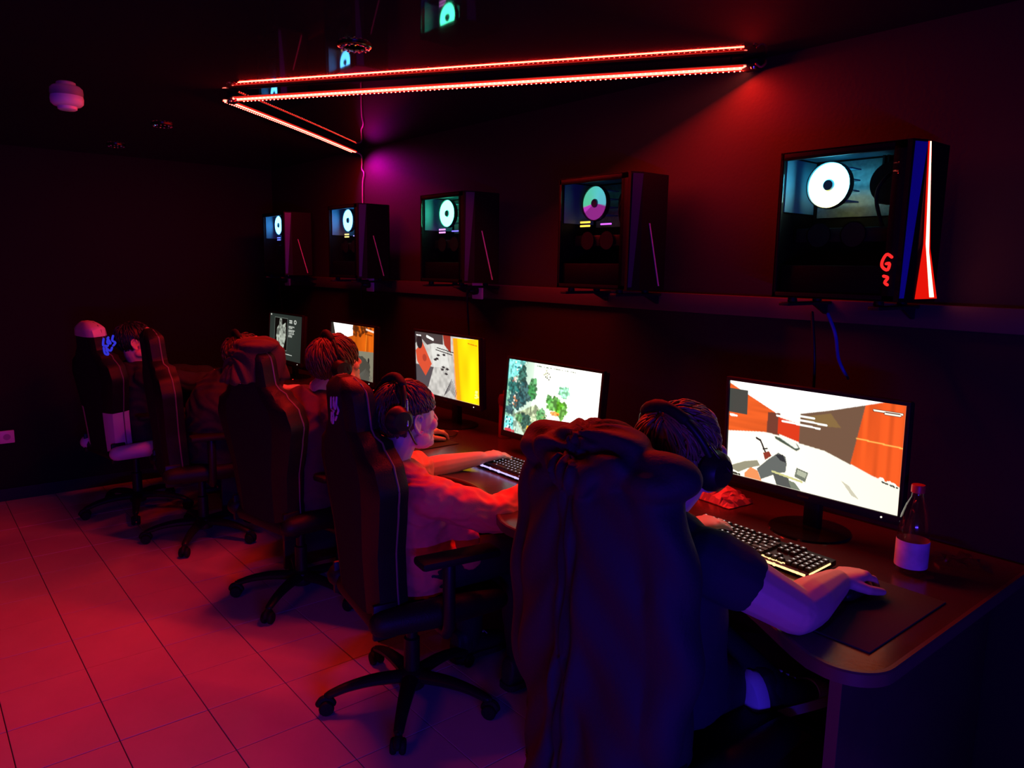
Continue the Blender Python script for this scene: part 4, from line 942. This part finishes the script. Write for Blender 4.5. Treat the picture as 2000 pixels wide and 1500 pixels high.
# --- person in the navy T-shirt (station 1)
SH_NAVY = mat('navy_jersey', (0.012, 0.014, 0.030), 0.85, bump=(400, 0.2))
R1 = frame(d2r(-4), d2r(-22)); H1 = V((-1.02, 1.345, 1.12))
person(dict(head=H1, yaw=d2r(-4), pitch=d2r(-22), k=1.02, hairm=HAIRF, hip=(-1.09, 1.40, 0.55), neck=(-1.045, 1.305, 1.00), vox=0.0035,
            torso=[((-1.09, 1.40, 0.50), 0.165, 0.12), ((-1.09, 1.375, 0.62), 0.16, 0.115), ((-1.08, 1.34, 0.76), 0.17, 0.115), ((-1.065, 1.315, 0.88), 0.175, 0.11), ((-1.05, 1.305, 0.945), 0.14, 0.088), ((-1.045, 1.305, 0.98), 0.075, 0.07)],
            rsh=(-0.90, 1.30, 0.915), rel=(-0.765, 1.425, 0.818), rwr=(-0.785, 1.635, 0.818), ra=1.32, rhand=dict(d=(0.0, 1, -0.02), n=(0.15, 0, -1), s=-1, curl=0.85),
            lsh=(-1.22, 1.31, 0.915), lel=(-1.33, 1.47, 0.815), lwr=(-1.235, 1.68, 0.815), lhand=dict(d=(0.22, 1, 0), n=(0, 0, -1), s=1, curl=0.55),
            rslv=0.30, lslv=0.7, sleeve=0.072, amp=0.0018, fine=0.0, shirt=SH_NAVY, hair=dict(length=0.055, fringe=0.03, low=-0.07, seed=3),
            rkn=(-1.06, 1.68, 0.41), ran=(-1.06, 1.70, 0.10), lkn=(-1.31, 1.66, 0.60), lan=(-0.945, 1.655, 0.475),
            shoes=(dict(), dict(d=(0.25, 0.95, 0.0), up=(-0.45, 0.1, 0.88), trim=mat('white_shoe_rubber', (0.72, 0.72, 0.74), 0.5)))),
       'person in a navy T-shirt leaning toward the monitor by the clear bottle')
headset(H1, R1, 1.02, 'black headset on the person in the navy T-shirt', tilt=0.1, mic=False)
# --- boy in orange-red shirt (station 2)
SH_OR = mat('orange_red_jersey', (0.75, 0.19, 0.10), 0.85, bump=(350, 0.25))
R2 = frame(d2r(0), d2r(-4)); H2 = V((-2.045, 1.25, 1.045))
person(dict(head=H2, yaw=d2r(0), pitch=d2r(-4), k=1.0, hairm=HAIRB, hip=(-2.08, 1.30, 0.53), neck=(-2.06, 1.205, 0.92), vox=0.003,
            torso=[((-2.08, 1.315, 0.47), 0.155, 0.12), ((-2.08, 1.30, 0.58), 0.15, 0.118), ((-2.075, 1.265, 0.70), 0.155, 0.11), ((-2.065, 1.225, 0.79), 0.155, 0.10), ((-2.06, 1.21, 0.86), 0.125, 0.08), ((-2.06, 1.205, 0.90), 0.07, 0.06)],
            rsh=(-1.915, 1.235, 0.82), rel=(-1.795, 1.43, 0.748), rwr=(-1.80, 1.655, 0.806), rhand=dict(d=(0.0, 1, -0.05), n=(0, 0, -1), s=-1, curl=0.6),
            lsh=(-2.205, 1.26, 0.83), lel=(-2.27, 1.46, 0.79), lwr=(-2.205, 1.675, 0.812), lhand=dict(d=(0.05, 1, 0.0), n=(0, 0, -1), s=1, curl=0.5), la=1.05,
            rslv=1.62, lslv=0.8, sleeve=0.064, fine=0.0022, hk=0.97, shirt=SH_OR, hair=dict(length=0.06, fringe=0.045, low=-0.055, seed=5, n=1100, ear=True),
            shirt_extra=[([(-1.93, 1.33, 0.72), (-1.90, 1.38, 0.66), (-1.885, 1.40, 0.58)], [0.03, 0.045, 0.04], ((1, -0.3, 0), 0.35))],
            rkn=(-1.95, 1.64, 0.53), ran=(-1.93, 1.66, 0.10), lkn=(-2.2, 1.64, 0.53), lan=(-2.2, 1.62, 0.10)),
       'person in an orange-red shirt typing at the forest map monitor')
headset(H2, R2, 1.0, 'black headset pushed back on the person in orange-red', tilt=-0.42, dy=-0.068, dz=0.028, band=0.118, arm=mat('silver_arm', (0.7, 0.7, 0.72), 0.25, metal=0.8))
# --- person 3
R3 = frame(d2r(-6), d2r(-12)); H3 = V((-3.0, 1.475, 1.105))
person(dict(head=H3, yaw=d2r(-6), pitch=d2r(-12), k=1.0, hairm=mat('auburn_hair', (0.09, 0.04, 0.02), 0.45, noise=(300, 0.4)), hip=(-3.10, 1.385, 0.53), neck=(-3.03, 1.42, 0.99), vox=0.004,
            torso=[((-3.10, 1.385, 0.48), 0.165, 0.12), ((-3.095, 1.37, 0.60), 0.16, 0.115), ((-3.08, 1.37, 0.74), 0.17, 0.11), ((-3.06, 1.38, 0.86), 0.175, 0.115), ((-3.04, 1.39, 0.93), 0.14, 0.09), ((-3.03, 1.41, 0.97), 0.075, 0.07)],
            rsh=(-2.87, 1.40, 0.90), rel=(-2.74, 1.50, 0.80), rwr=(-2.71, 1.71, 0.812), rhand=dict(d=(0.05, 1, 0), n=(0, 0, -1), s=-1, curl=0.6),
            lsh=(-3.22, 1.40, 0.90), lel=(-3.32, 1.52, 0.80), lwr=(-3.22, 1.72, 0.812), lhand=dict(d=(0.1, 1, 0), n=(0, 0, -1), s=1, curl=0.5),
            rslv=0.75, lslv=0.75, sleeve=0.066, shirt=mat('plum_jersey', (0.06, 0.022, 0.04), 0.85, bump=(350, 0.25)), hair=dict(length=0.085, fringe=0.03, low=-0.085, seed=8, lift=0.014, sideburn=0.02),
            rkn=(-3.0, 1.68, 0.53), ran=(-3.0, 1.7, 0.10), lkn=(-3.25, 1.68, 0.53), lan=(-3.25, 1.66, 0.10)),
       'person in a plum shirt facing the yellow-striped monitor')
headset(H3, R3, 1.02, 'black headset on the person in the plum shirt', tilt=0.0, mic=False)
# --- person 4
R4 = frame(d2r(-5), d2r(-18)); H4 = V((-3.96, 1.43, 1.045))
person(dict(head=H4, yaw=d2r(-5), pitch=d2r(-18), k=1.0, hairm=HAIRB, hip=(-4.12, 1.28, 0.53), neck=(-4.0, 1.37, 0.935), vox=0.005,
            torso=[((-4.12, 1.28, 0.48), 0.165, 0.12), ((-4.11, 1.27, 0.60), 0.16, 0.115), ((-4.08, 1.28, 0.72), 0.17, 0.12), ((-4.04, 1.31, 0.82), 0.175, 0.115), ((-4.02, 1.34, 0.88), 0.14, 0.09), ((-4.0, 1.36, 0.92), 0.075, 0.07)],
            rsh=(-3.85, 1.35, 0.85), rel=(-3.72, 1.50, 0.80), rwr=(-3.70, 1.72, 0.812), rhand=dict(d=(0.05, 1, 0), n=(0, 0, -1), s=-1, curl=0.6),
            lsh=(-4.2, 1.35, 0.85), lel=(-4.28, 1.50, 0.80), lwr=(-4.16, 1.72, 0.812), lhand=dict(d=(0.1, 1, 0), n=(0, 0, -1), s=1, curl=0.5),
            rslv=1.5, lslv=1.5, shirt=mat('black_hoodie', (0.02, 0.012, 0.014), 0.85), hair=dict(length=0.04, fringe=0.05, seed=9, n=300),
            rkn=(-4.0, 1.62, 0.53), ran=(-4.0, 1.64, 0.10), lkn=(-4.25, 1.62, 0.53), lan=(-4.25, 1.6, 0.10)),
       'person in a dark top facing the orange-panelled monitor')
headset(H4, R4, 1.02, 'black headset on the person in the dark top', tilt=0.0, mic=False)
# --- person 5
R5 = frame(d2r(-12), d2r(-6)); H5 = V((-4.83, 1.085, 1.06))
person(dict(head=H5, yaw=d2r(-12), pitch=d2r(-6), k=0.98, hairm=mat('black_hair', (0.012, 0.01, 0.01), 0.5), hip=(-4.88, 1.12, 0.53), neck=(-4.85, 1.10, 0.945), vox=0.005,
            torso=[((-4.88, 1.13, 0.48), 0.165, 0.12), ((-4.88, 1.10, 0.60), 0.16, 0.12), ((-4.87, 1.09, 0.72), 0.17, 0.12), ((-4.86, 1.09, 0.83), 0.175, 0.11), ((-4.855, 1.095, 0.89), 0.14, 0.09), ((-4.85, 1.10, 0.93), 0.075, 0.07)],
            rsh=(-4.69, 1.10, 0.86), rel=(-4.60, 1.36, 0.82), rwr=(-4.63, 1.60, 0.815), rhand=dict(d=(-0.1, 1, 0), n=(0, 0, -1), s=-1, curl=0.6),
            lsh=(-5.03, 1.12, 0.86), lel=(-5.13, 1.36, 0.81), lwr=(-5.03, 1.6, 0.812), lhand=dict(d=(0.1, 1, 0), n=(0, 0, -1), s=1, curl=0.5),
            rslv=1.85, lslv=1.85, shirt=mat('black_jersey', (0.014, 0.010, 0.012), 0.85), hair=dict(length=0.04, fringe=0.05, seed=11, n=300),
            rkn=(-4.76, 1.54, 0.53), ran=(-4.76, 1.6, 0.10), lkn=(-5.0, 1.54, 0.53), lan=(-5.0, 1.56, 0.10)),
       'person in black leaning back before the dim menu monitor')

# ------------------------------------------------------------------ jackets over chairs
JACK = mat('dark_padded_cloth', (0.008, 0.009, 0.022), 0.75, bump=(160, 0.3))
def jacket(loc, rz, label, name, m, top, bottom, wtop, wbot, hood=False, sleeves=True, fwd=0.0):
    r = empty(name, loc, rz, label, 'jacket')
    b = MB(); secs = []; n = 14
    ys = lambda z: -0.17-0.079*(z-0.43)          # follows the reclined chair back
    for i in range(n+1):
        t = i/n; z = top+(bottom-top)*t
        w = wtop+(wbot-wtop)*min(1, t*3)**0.6; dd = 0.098+0.045*t
        if i == 0: w *= 0.62; dd *= 0.5
        if i == 1: w *= 0.88; dd *= 0.85
        secs.append((V((0, ys(max(z, 0.45))+0.012+fwd-0.03*t, z)), w, dd, V((1, 0, 0)), V((0, 1, 0)), 2.6))
    b.loft(secs, n=40)
    if hood:
        b.ell((0.02, ys(top)+0.03, top-0.0), (0.11, 0.085, 0.03)); b.tube([(0.03, ys(top)+0.07, top-0.02), (0.03, ys(top)+0.115, top-0.08), (0.03, ys(top)+0.10, top-0.17)], [0.055, 0.06, 0.045], n=12, samples=10, flat=((0, 1, 0), 0.6)); b.tube([(-0.06, ys(top)+0.06, top-0.02), (-0.06, ys(top)+0.10, top-0.09), (-0.05, ys(top)+0.09, top-0.16)], [0.05, 0.055, 0.04], n=12, samples=10, flat=((0, 1, 0), 0.6))
    else:
        b.ell((0.02, ys(top)-0.01, top+0.0), (0.12, 0.07, 0.035)); b.ell((-0.15, ys(top), top-0.045), (0.09, 0.075, 0.05)); b.ell((0.17, ys(top), top-0.055), (0.085, 0.075, 0.05))
        b.tube([(-0.1, ys(top)-0.06, top-0.03), (0.02, ys(top)-0.085, top-0.07), (0.12, ys(top)-0.06, top-0.03)], [0.03, 0.04, 0.03], n=12, samples=10)
    if sleeves:
        for s in (-1, 1):
            b.tube([(s*wtop*0.95, ys(top), top-0.10), (s*(wtop+0.03), ys(1.0)-0.01, top-0.25), (s*(wtop+0.045), ys(0.8)-0.02, top-0.42), (s*(wtop+0.03), ys(0.7)-0.03, top-0.62)], [0.06, 0.06, 0.055, 0.045], n=14, samples=12)
    def dp(co):
        f = np.clip((top-co[:, 2])/0.5, 0.15, 1); a = np.arctan2(co[:, 1]+0.3, co[:, 0])
        return 0.012*f*np.sin(a*7+2.2*np.sin(co[:, 2]*5))+0.006*np.sin(co[:, 2]*30+5*np.sin(a*3))
    o = b.blob('shell', m, r, voxel=0.008, smooth=5, disp=dp)
    return r
jacket((-1.08, 1.375, 0), d2r(-2), 'dark blue-black padded jacket hung over the chair back by the navy T-shirt', 'padded_jacket', JACK, 1.175, 0.34, 0.17, 0.215)
jacket((-3.165, 1.36, 0), d2r(10), 'brown hooded jacket hung over a gaming chair headrest', 'hooded_jacket', mat('brown_fleece', (0.05, 0.025, 0.014), 0.9, bump=(200, 0.4)), 1.19, 1.04, 0.085, 0.10, hood=True, sleeves=False, fwd=0.035)

# ------------------------------------------------------------------ things on the desk
PADM = mat('mouse_mat_cloth', (0.028, 0.03, 0.022), 0.9, bump=(600, 0.2))
def mousepad(x0, x1, y0, y1, label):
    o = MB().box(((x0+x1)/2, (y0+y1)/2, DESK+0.002), (x1-x0, y1-y0, 0.004), bev=0.0015).build('mouse_mat', PADM); tag(o, label, 'mouse mat', 'mouse mats on the desk')
mousepad(-0.87, -0.62, 1.46, 1.84, 'dark mouse mat under the hand of the navy T-shirt person')
mousepad(-1.835, -1.66, 1.55, 1.82, 'dark mouse mat beside the lilac-lit keyboard')
mousepad(-2.78, -2.58, 1.56, 1.84, 'dark mouse mat under the hand of the person in plum')
def mouse(x, y, label, m=BLACK):
    r = empty('computer_mouse', (x, y, DESK+0.004), 0, label, 'mouse', 'computer mice on mats')
    b = MB(); b.loft([(V((0, -0.058, 0.012)), 0.016, 0.010, V((1, 0, 0)), V((0, 0, 1)), 2.2), (V((0, -0.045, 0.017)), 0.028, 0.017, V((1, 0, 0)), V((0, 0, 1)), 2.3), (V((0, -0.01, 0.019)), 0.031, 0.019, V((1, 0, 0)), V((0, 0, 1)), 2.4), (V((0, 0.03, 0.015)), 0.029, 0.015, V((1, 0, 0)), V((0, 0, 1)), 2.4), (V((0, 0.055, 0.010)), 0.02, 0.009, V((1, 0, 0)), V((0, 0, 1)), 2.2)], n=20).build('mouse_body', m, r)
    MB().lathe([(0.0, -0.003), (0.007, -0.003), (0.008, 0), (0.007, 0.003), (0.0, 0.003)], (0, 0.03, 0.030), n=14, M=Matrix.Rotation(PI/2, 3, 'Y')).build('scroll_wheel', BLACKM, r)
    MB().tube([(0, 0.055, 0.008), (0.01, 0.09, 0.004), (-0.02, 0.13, 0.001), (-0.05, 0.16, 0.0)], 0.0018, n=6, samples=14).build('mouse_cable', BLACKM, r)
mouse(-0.775, 1.70, 'black mouse under the hand of the navy T-shirt person')
mouse(-1.80, 1.735, 'black mouse under the right hand of the person in orange-red')
mouse(-2.70, 1.79, 'black mouse under the hand of the person in plum')

KEYM = mat('keycap_black', (0.015, 0.015, 0.016), 0.45)
def keyboard(x, y, rz, leg, lstr, under, ustr, nm, label, parts=True):
    """full size board 0.43 x 0.135, origin at its centre on the desk"""
    r = empty('keyboard', (x, y, DESK), rz, label, 'keyboard', 'keyboards on the desk')
    W, D = 0.43, 0.135
    T = Matrix.Translation((0, 0, 0.012)) @ Matrix.Rotation(math.radians(4), 4, 'X')
    MB().box((0, 0, 0.0), (W, D, 0.016), bev=0.003).xf(T).build('keyboard_case', BLACK, r)
    lg = glow('legend_'+nm, leg, lstr); ug = glow('underglow_'+nm, under, ustr)
    u = 0.0188; rows = [(0.054, [(i*1.0+(0.5 if i > 0 else 0)+(0.25*((i-1)//4) if i > 0 else 0), 1) for i in range(13)]), (0.030, [(i, 1) for i in range(13)]+[(13, 2)]), (0.0115, [(0, 1.5)]+[(1.5+i, 1) for i in range(12)]+[(13.5, 1.5)]), (-0.007, [(0, 1.75)]+[(1.75+i, 1) for i in range(11)]+[(12.75, 2.25)]), (-0.0255, [(0, 2.25)]+[(2.25+i, 1) for i in range(10)]+[(12.25, 2.75)]), (-0.044, [(0, 1.25), (1.25, 1.25), (2.5, 1.25), (3.75, 6.25), (10, 1.25), (11.25, 1.25), (12.5, 1.25), (13.75, 1.25)])]
    keys = []
    for ry, ks in rows:
        for kx, kw in ks: keys.append((-0.208+(kx+kw/2)*u, ry, kw*u))
        for c in range(3):
            if not (abs(ry+0.007) < 1e-6) and not (abs(ry+0.0255) < 1e-6 and c != 1): keys.append((-0.208+(15.3+c+0.5)*u, ry, u))
        if ry < 0.04:
            for c in range(4): keys.append((-0.208+(18.55+c*0.98+0.5)*u, ry, u))
    cache = {}
    def keymesh(w):
        if w in cache: return cache[w]
        a = w/2-0.0012; b = u/2-0.0012; m = MB(); t = 0.0022
        vs = [(-a, -b, 0), (a, -b, 0), (a, b, 0), (-a, b, 0), (-a+t, -b+t, 0.008), (a-t, -b+t, 0.008), (a-t, b-t*0.6, 0.008), (-a+t, b-t*0.6, 0.008)]
        m.add(vs, [(0, 1, 5, 4), (1, 2, 6, 5), (2, 3, 7, 6), (3, 0, 4, 7), (4, 5, 6, 7)])
        m.cur = 1; e = 0.0027; m.add([(-e, -0.0005, 0.0082), (e, -0.0005, 0.0082), (e, 0.0036, 0.0082), (-e, 0.0036, 0.0082)], [(0, 1, 2, 3)])
        cache[w] = m; return m
    mats = [KEYM, lg]
    if parts:
        mesh = {}
        for kx, ky, w in keys:
            wq = round(w, 4)
            if wq not in mesh: mesh[wq] = keymesh(wq).mesh('key', mats)
            o = bpy.data.objects.new('key', mesh[wq]); COL.objects.link(o); o.parent = r; o.matrix_local = T @ Matrix.Translation((kx, ky, 0.0085))
    else:
        a = MB()
        for kx, ky, w in keys:
            m = keymesh(round(w, 4)); n = len(a.v); a.v += [tuple(T @ V((v[0]+kx, v[1]+ky, v[2]+0.0085))) for v in m.v]; a.f += [[i+n for i in f] for f in m.f]; a.m += m.m
        tag(a.build('keycaps', mats, r, smooth=False), kind='stuff')
    # light spilling from under the caps along the front edge and right end
    e = MB(); rg = random.Random(len(nm)); prev = None; xs = np.linspace(-W/2+0.004, W/2-0.004, 70)
    for i in range(69):
        h = 0.005+0.005*rg.random()*(1 if rg.random() < 0.4 else 0.2); e.box(((xs[i]+xs[i+1])/2, -D/2-0.0008, 0.005), ((xs[1]-xs[0])*1.0, 0.0025, h))
    e.xf(T).build('front_light_bar', ug, r, smooth=False)
    e = MB(); e.box((W/2+0.0008, -0.01, 0.006), (0.0022, D*0.7, 0.004)); e.xf(T).build('side_light_bar', ug, r, smooth=False)
    e = MB()
    for i in range(12): e.box((0.075+0.006*i, -0.054+0.004*rg.random(), 0.0088), (0.005, 0.004+0.006*rg.random(), 0.0012))
    e.xf(T).build('logo_light', ug, r, smooth=False)
    return r
keyboard(-1.10, 1.775, d2r(-3), (0.95, 0.85, 0.8), 0.9, (1.0, 0.55, 0.22), 2.2, 'gold', 'keyboard with golden light along its front edge')
keyboard(-2.065, 1.745, d2r(-2), (0.75, 0.7, 1.0), 1.0, (0.5, 0.42, 1.0), 1.5, 'lilac', 'keyboard with lilac light under the left hand of the person in orange-red')
keyboard(-3.10, 1.80, 0, (0.6, 0.6, 0.7), 0.3, (0.5, 0.1, 0.1), 0.3, 'dim3', 'dim keyboard before the yellow-striped monitor', parts=False)
keyboard(-4.05, 1.80, 0, (0.6, 0.6, 0.7), 0.3, (0.5, 0.1, 0.1), 0.3, 'dim3', 'dim keyboard before the orange-panelled monitor', parts=False)
keyboard(-4.93, 1.72, 0, (0.6, 0.6, 0.7), 0.3, (0.5, 0.1, 0.1), 0.3, 'dim3', 'dim keyboard before the dim menu monitor', parts=False)

# clear bottle with label
bt = empty('drink_bottle', (-0.755, 1.968, DESK), 0, 'clear plastic bottle with red cap and pale label by the orange-walled monitor', 'bottle')
pr = [(0.0, 0.004), (0.024, 0.002), (0.036, 0.004), (0.0385, 0.012), (0.0375, 0.02), (0.0385, 0.03), (0.0365, 0.04), (0.0365, 0.085), (0.0385, 0.095), (0.0375, 0.12), (0.033, 0.15), (0.024, 0.18), (0.0145, 0.2), (0.0135, 0.212), (0.0135, 0.218)]
MB().lathe(pr, n=36).build('bottle_body', glass('bottle_plastic', (0.86, 0.86, 0.9), 0.06, 1.75), bt)
MB().lathe([(0.0388, 0.018), (0.0392, 0.020), (0.0392, 0.086), (0.0388, 0.088)], n=36, cap=False).build('paper_label', mat('pale_label', (0.66, 0.5, 0.6), 0.5, noise=(28, 0.45)), bt)
MB().lathe([(0.0165, 0.2125), (0.0165, 0.228), (0.0155, 0.232), (0.0, 0.2325)], n=28).build('cap', mat('red_cap', (0.6, 0.05, 0.04), 0.4), bt)
# crumpled packet
m = MB(); nu, nv = 20, 10; rg = random.Random(4)
for i in range(nv+1):
    for j in range(nu+1):
        u = j/nu-0.5; v = i/nv-0.5; z = 0.05*max(0, 1-(2*u)**2)**0.6*max(0, 1-(2*v)**2)**0.5
        j_ = 0.0065 if 0 < i < nv and 0 < j < nu else 0.002
        m.v.append((u*0.20+rg.uniform(-j_, j_), v*0.12+rg.uniform(-j_, j_), max(0.002, z+rg.uniform(-j_, j_)))); 
for i in range(nv):
    for j in range(nu):
        a = i*(nu+1)+j; b_ = a+1; c = a+nu+2; d_ = a+nu+1
        m.f += [(a, b_, c), (a, c, d_)]; m.m += [0, 0]
n0 = len(m.v); m.v += [(x, y, 0.0) for x, y, z in m.v[:n0]]; m.f += [tuple(i+n0 for i in f[::-1]) for f in m.f[:]]; m.m = [0]*len(m.f)
po = m.build('snack_packet', mat('pink_foil', (0.88, 0.55, 0.66), 0.28, noise=(25, 0.3)), smooth=False); po.location = (-1.43, 2.09, DESK+0.001); po.rotation_euler = (0, 0, d2r(-6))
tag(po, 'crumpled pink snack packet lying beside the orange-walled monitor', 'packet')
# dark red shaker bottle between monitors
sb = empty('shaker_bottle', (-2.56, 2.08, DESK), 0, 'dark red drinking bottle between the forest map and yellow monitors', 'bottle')
REDB = mat('dark_red_plastic', (0.35, 0.03, 0.03), 0.3)
MB().lathe([(0.0, 0.0), (0.028, 0.0), (0.031, 0.005), (0.030, 0.06), (0.0285, 0.13), (0.031, 0.155)], n=28).build('bottle_body', REDB, sb)
MB().lathe([(0.033, 0.156), (0.034, 0.18), (0.028, 0.196), (0.014, 0.2), (0.012, 0.215), (0.0, 0.217)], n=28).build('lid', mat('dark_lid', (0.12, 0.02, 0.02), 0.3), sb)
# clear wrapper on the desk end
m = MB(); rg = random.Random(9); nu, nv = 14, 6
for i in range(nv+1):
    for j in range(nu+1):
        u = j/nu-0.5; v = i/nv-0.5; m.v.append((u*0.15+rg.uniform(-.006, .006), v*0.07+rg.uniform(-.006, .006), 0.003+0.024*max(0, 1-4*u*u)*rg.random()))
m.f = [(i*(nu+1)+j, i*(nu+1)+j+1, (i+1)*(nu+1)+j+1, (i+1)*(nu+1)+j) for i in range(nv) for j in range(nu)]; m.m = [0]*len(m.f)
wo = m.build('clear_wrapper', glass('wrapper_film', (0.75, 0.75, 0.8), 0.1, 1.9), smooth=False); wo.location = (-0.70, 2.13, DESK+0.001); wo.rotation_euler = (0, 0, 0.3)
tag(wo, 'crumpled clear plastic wrapper near the desk end', 'wrapper')
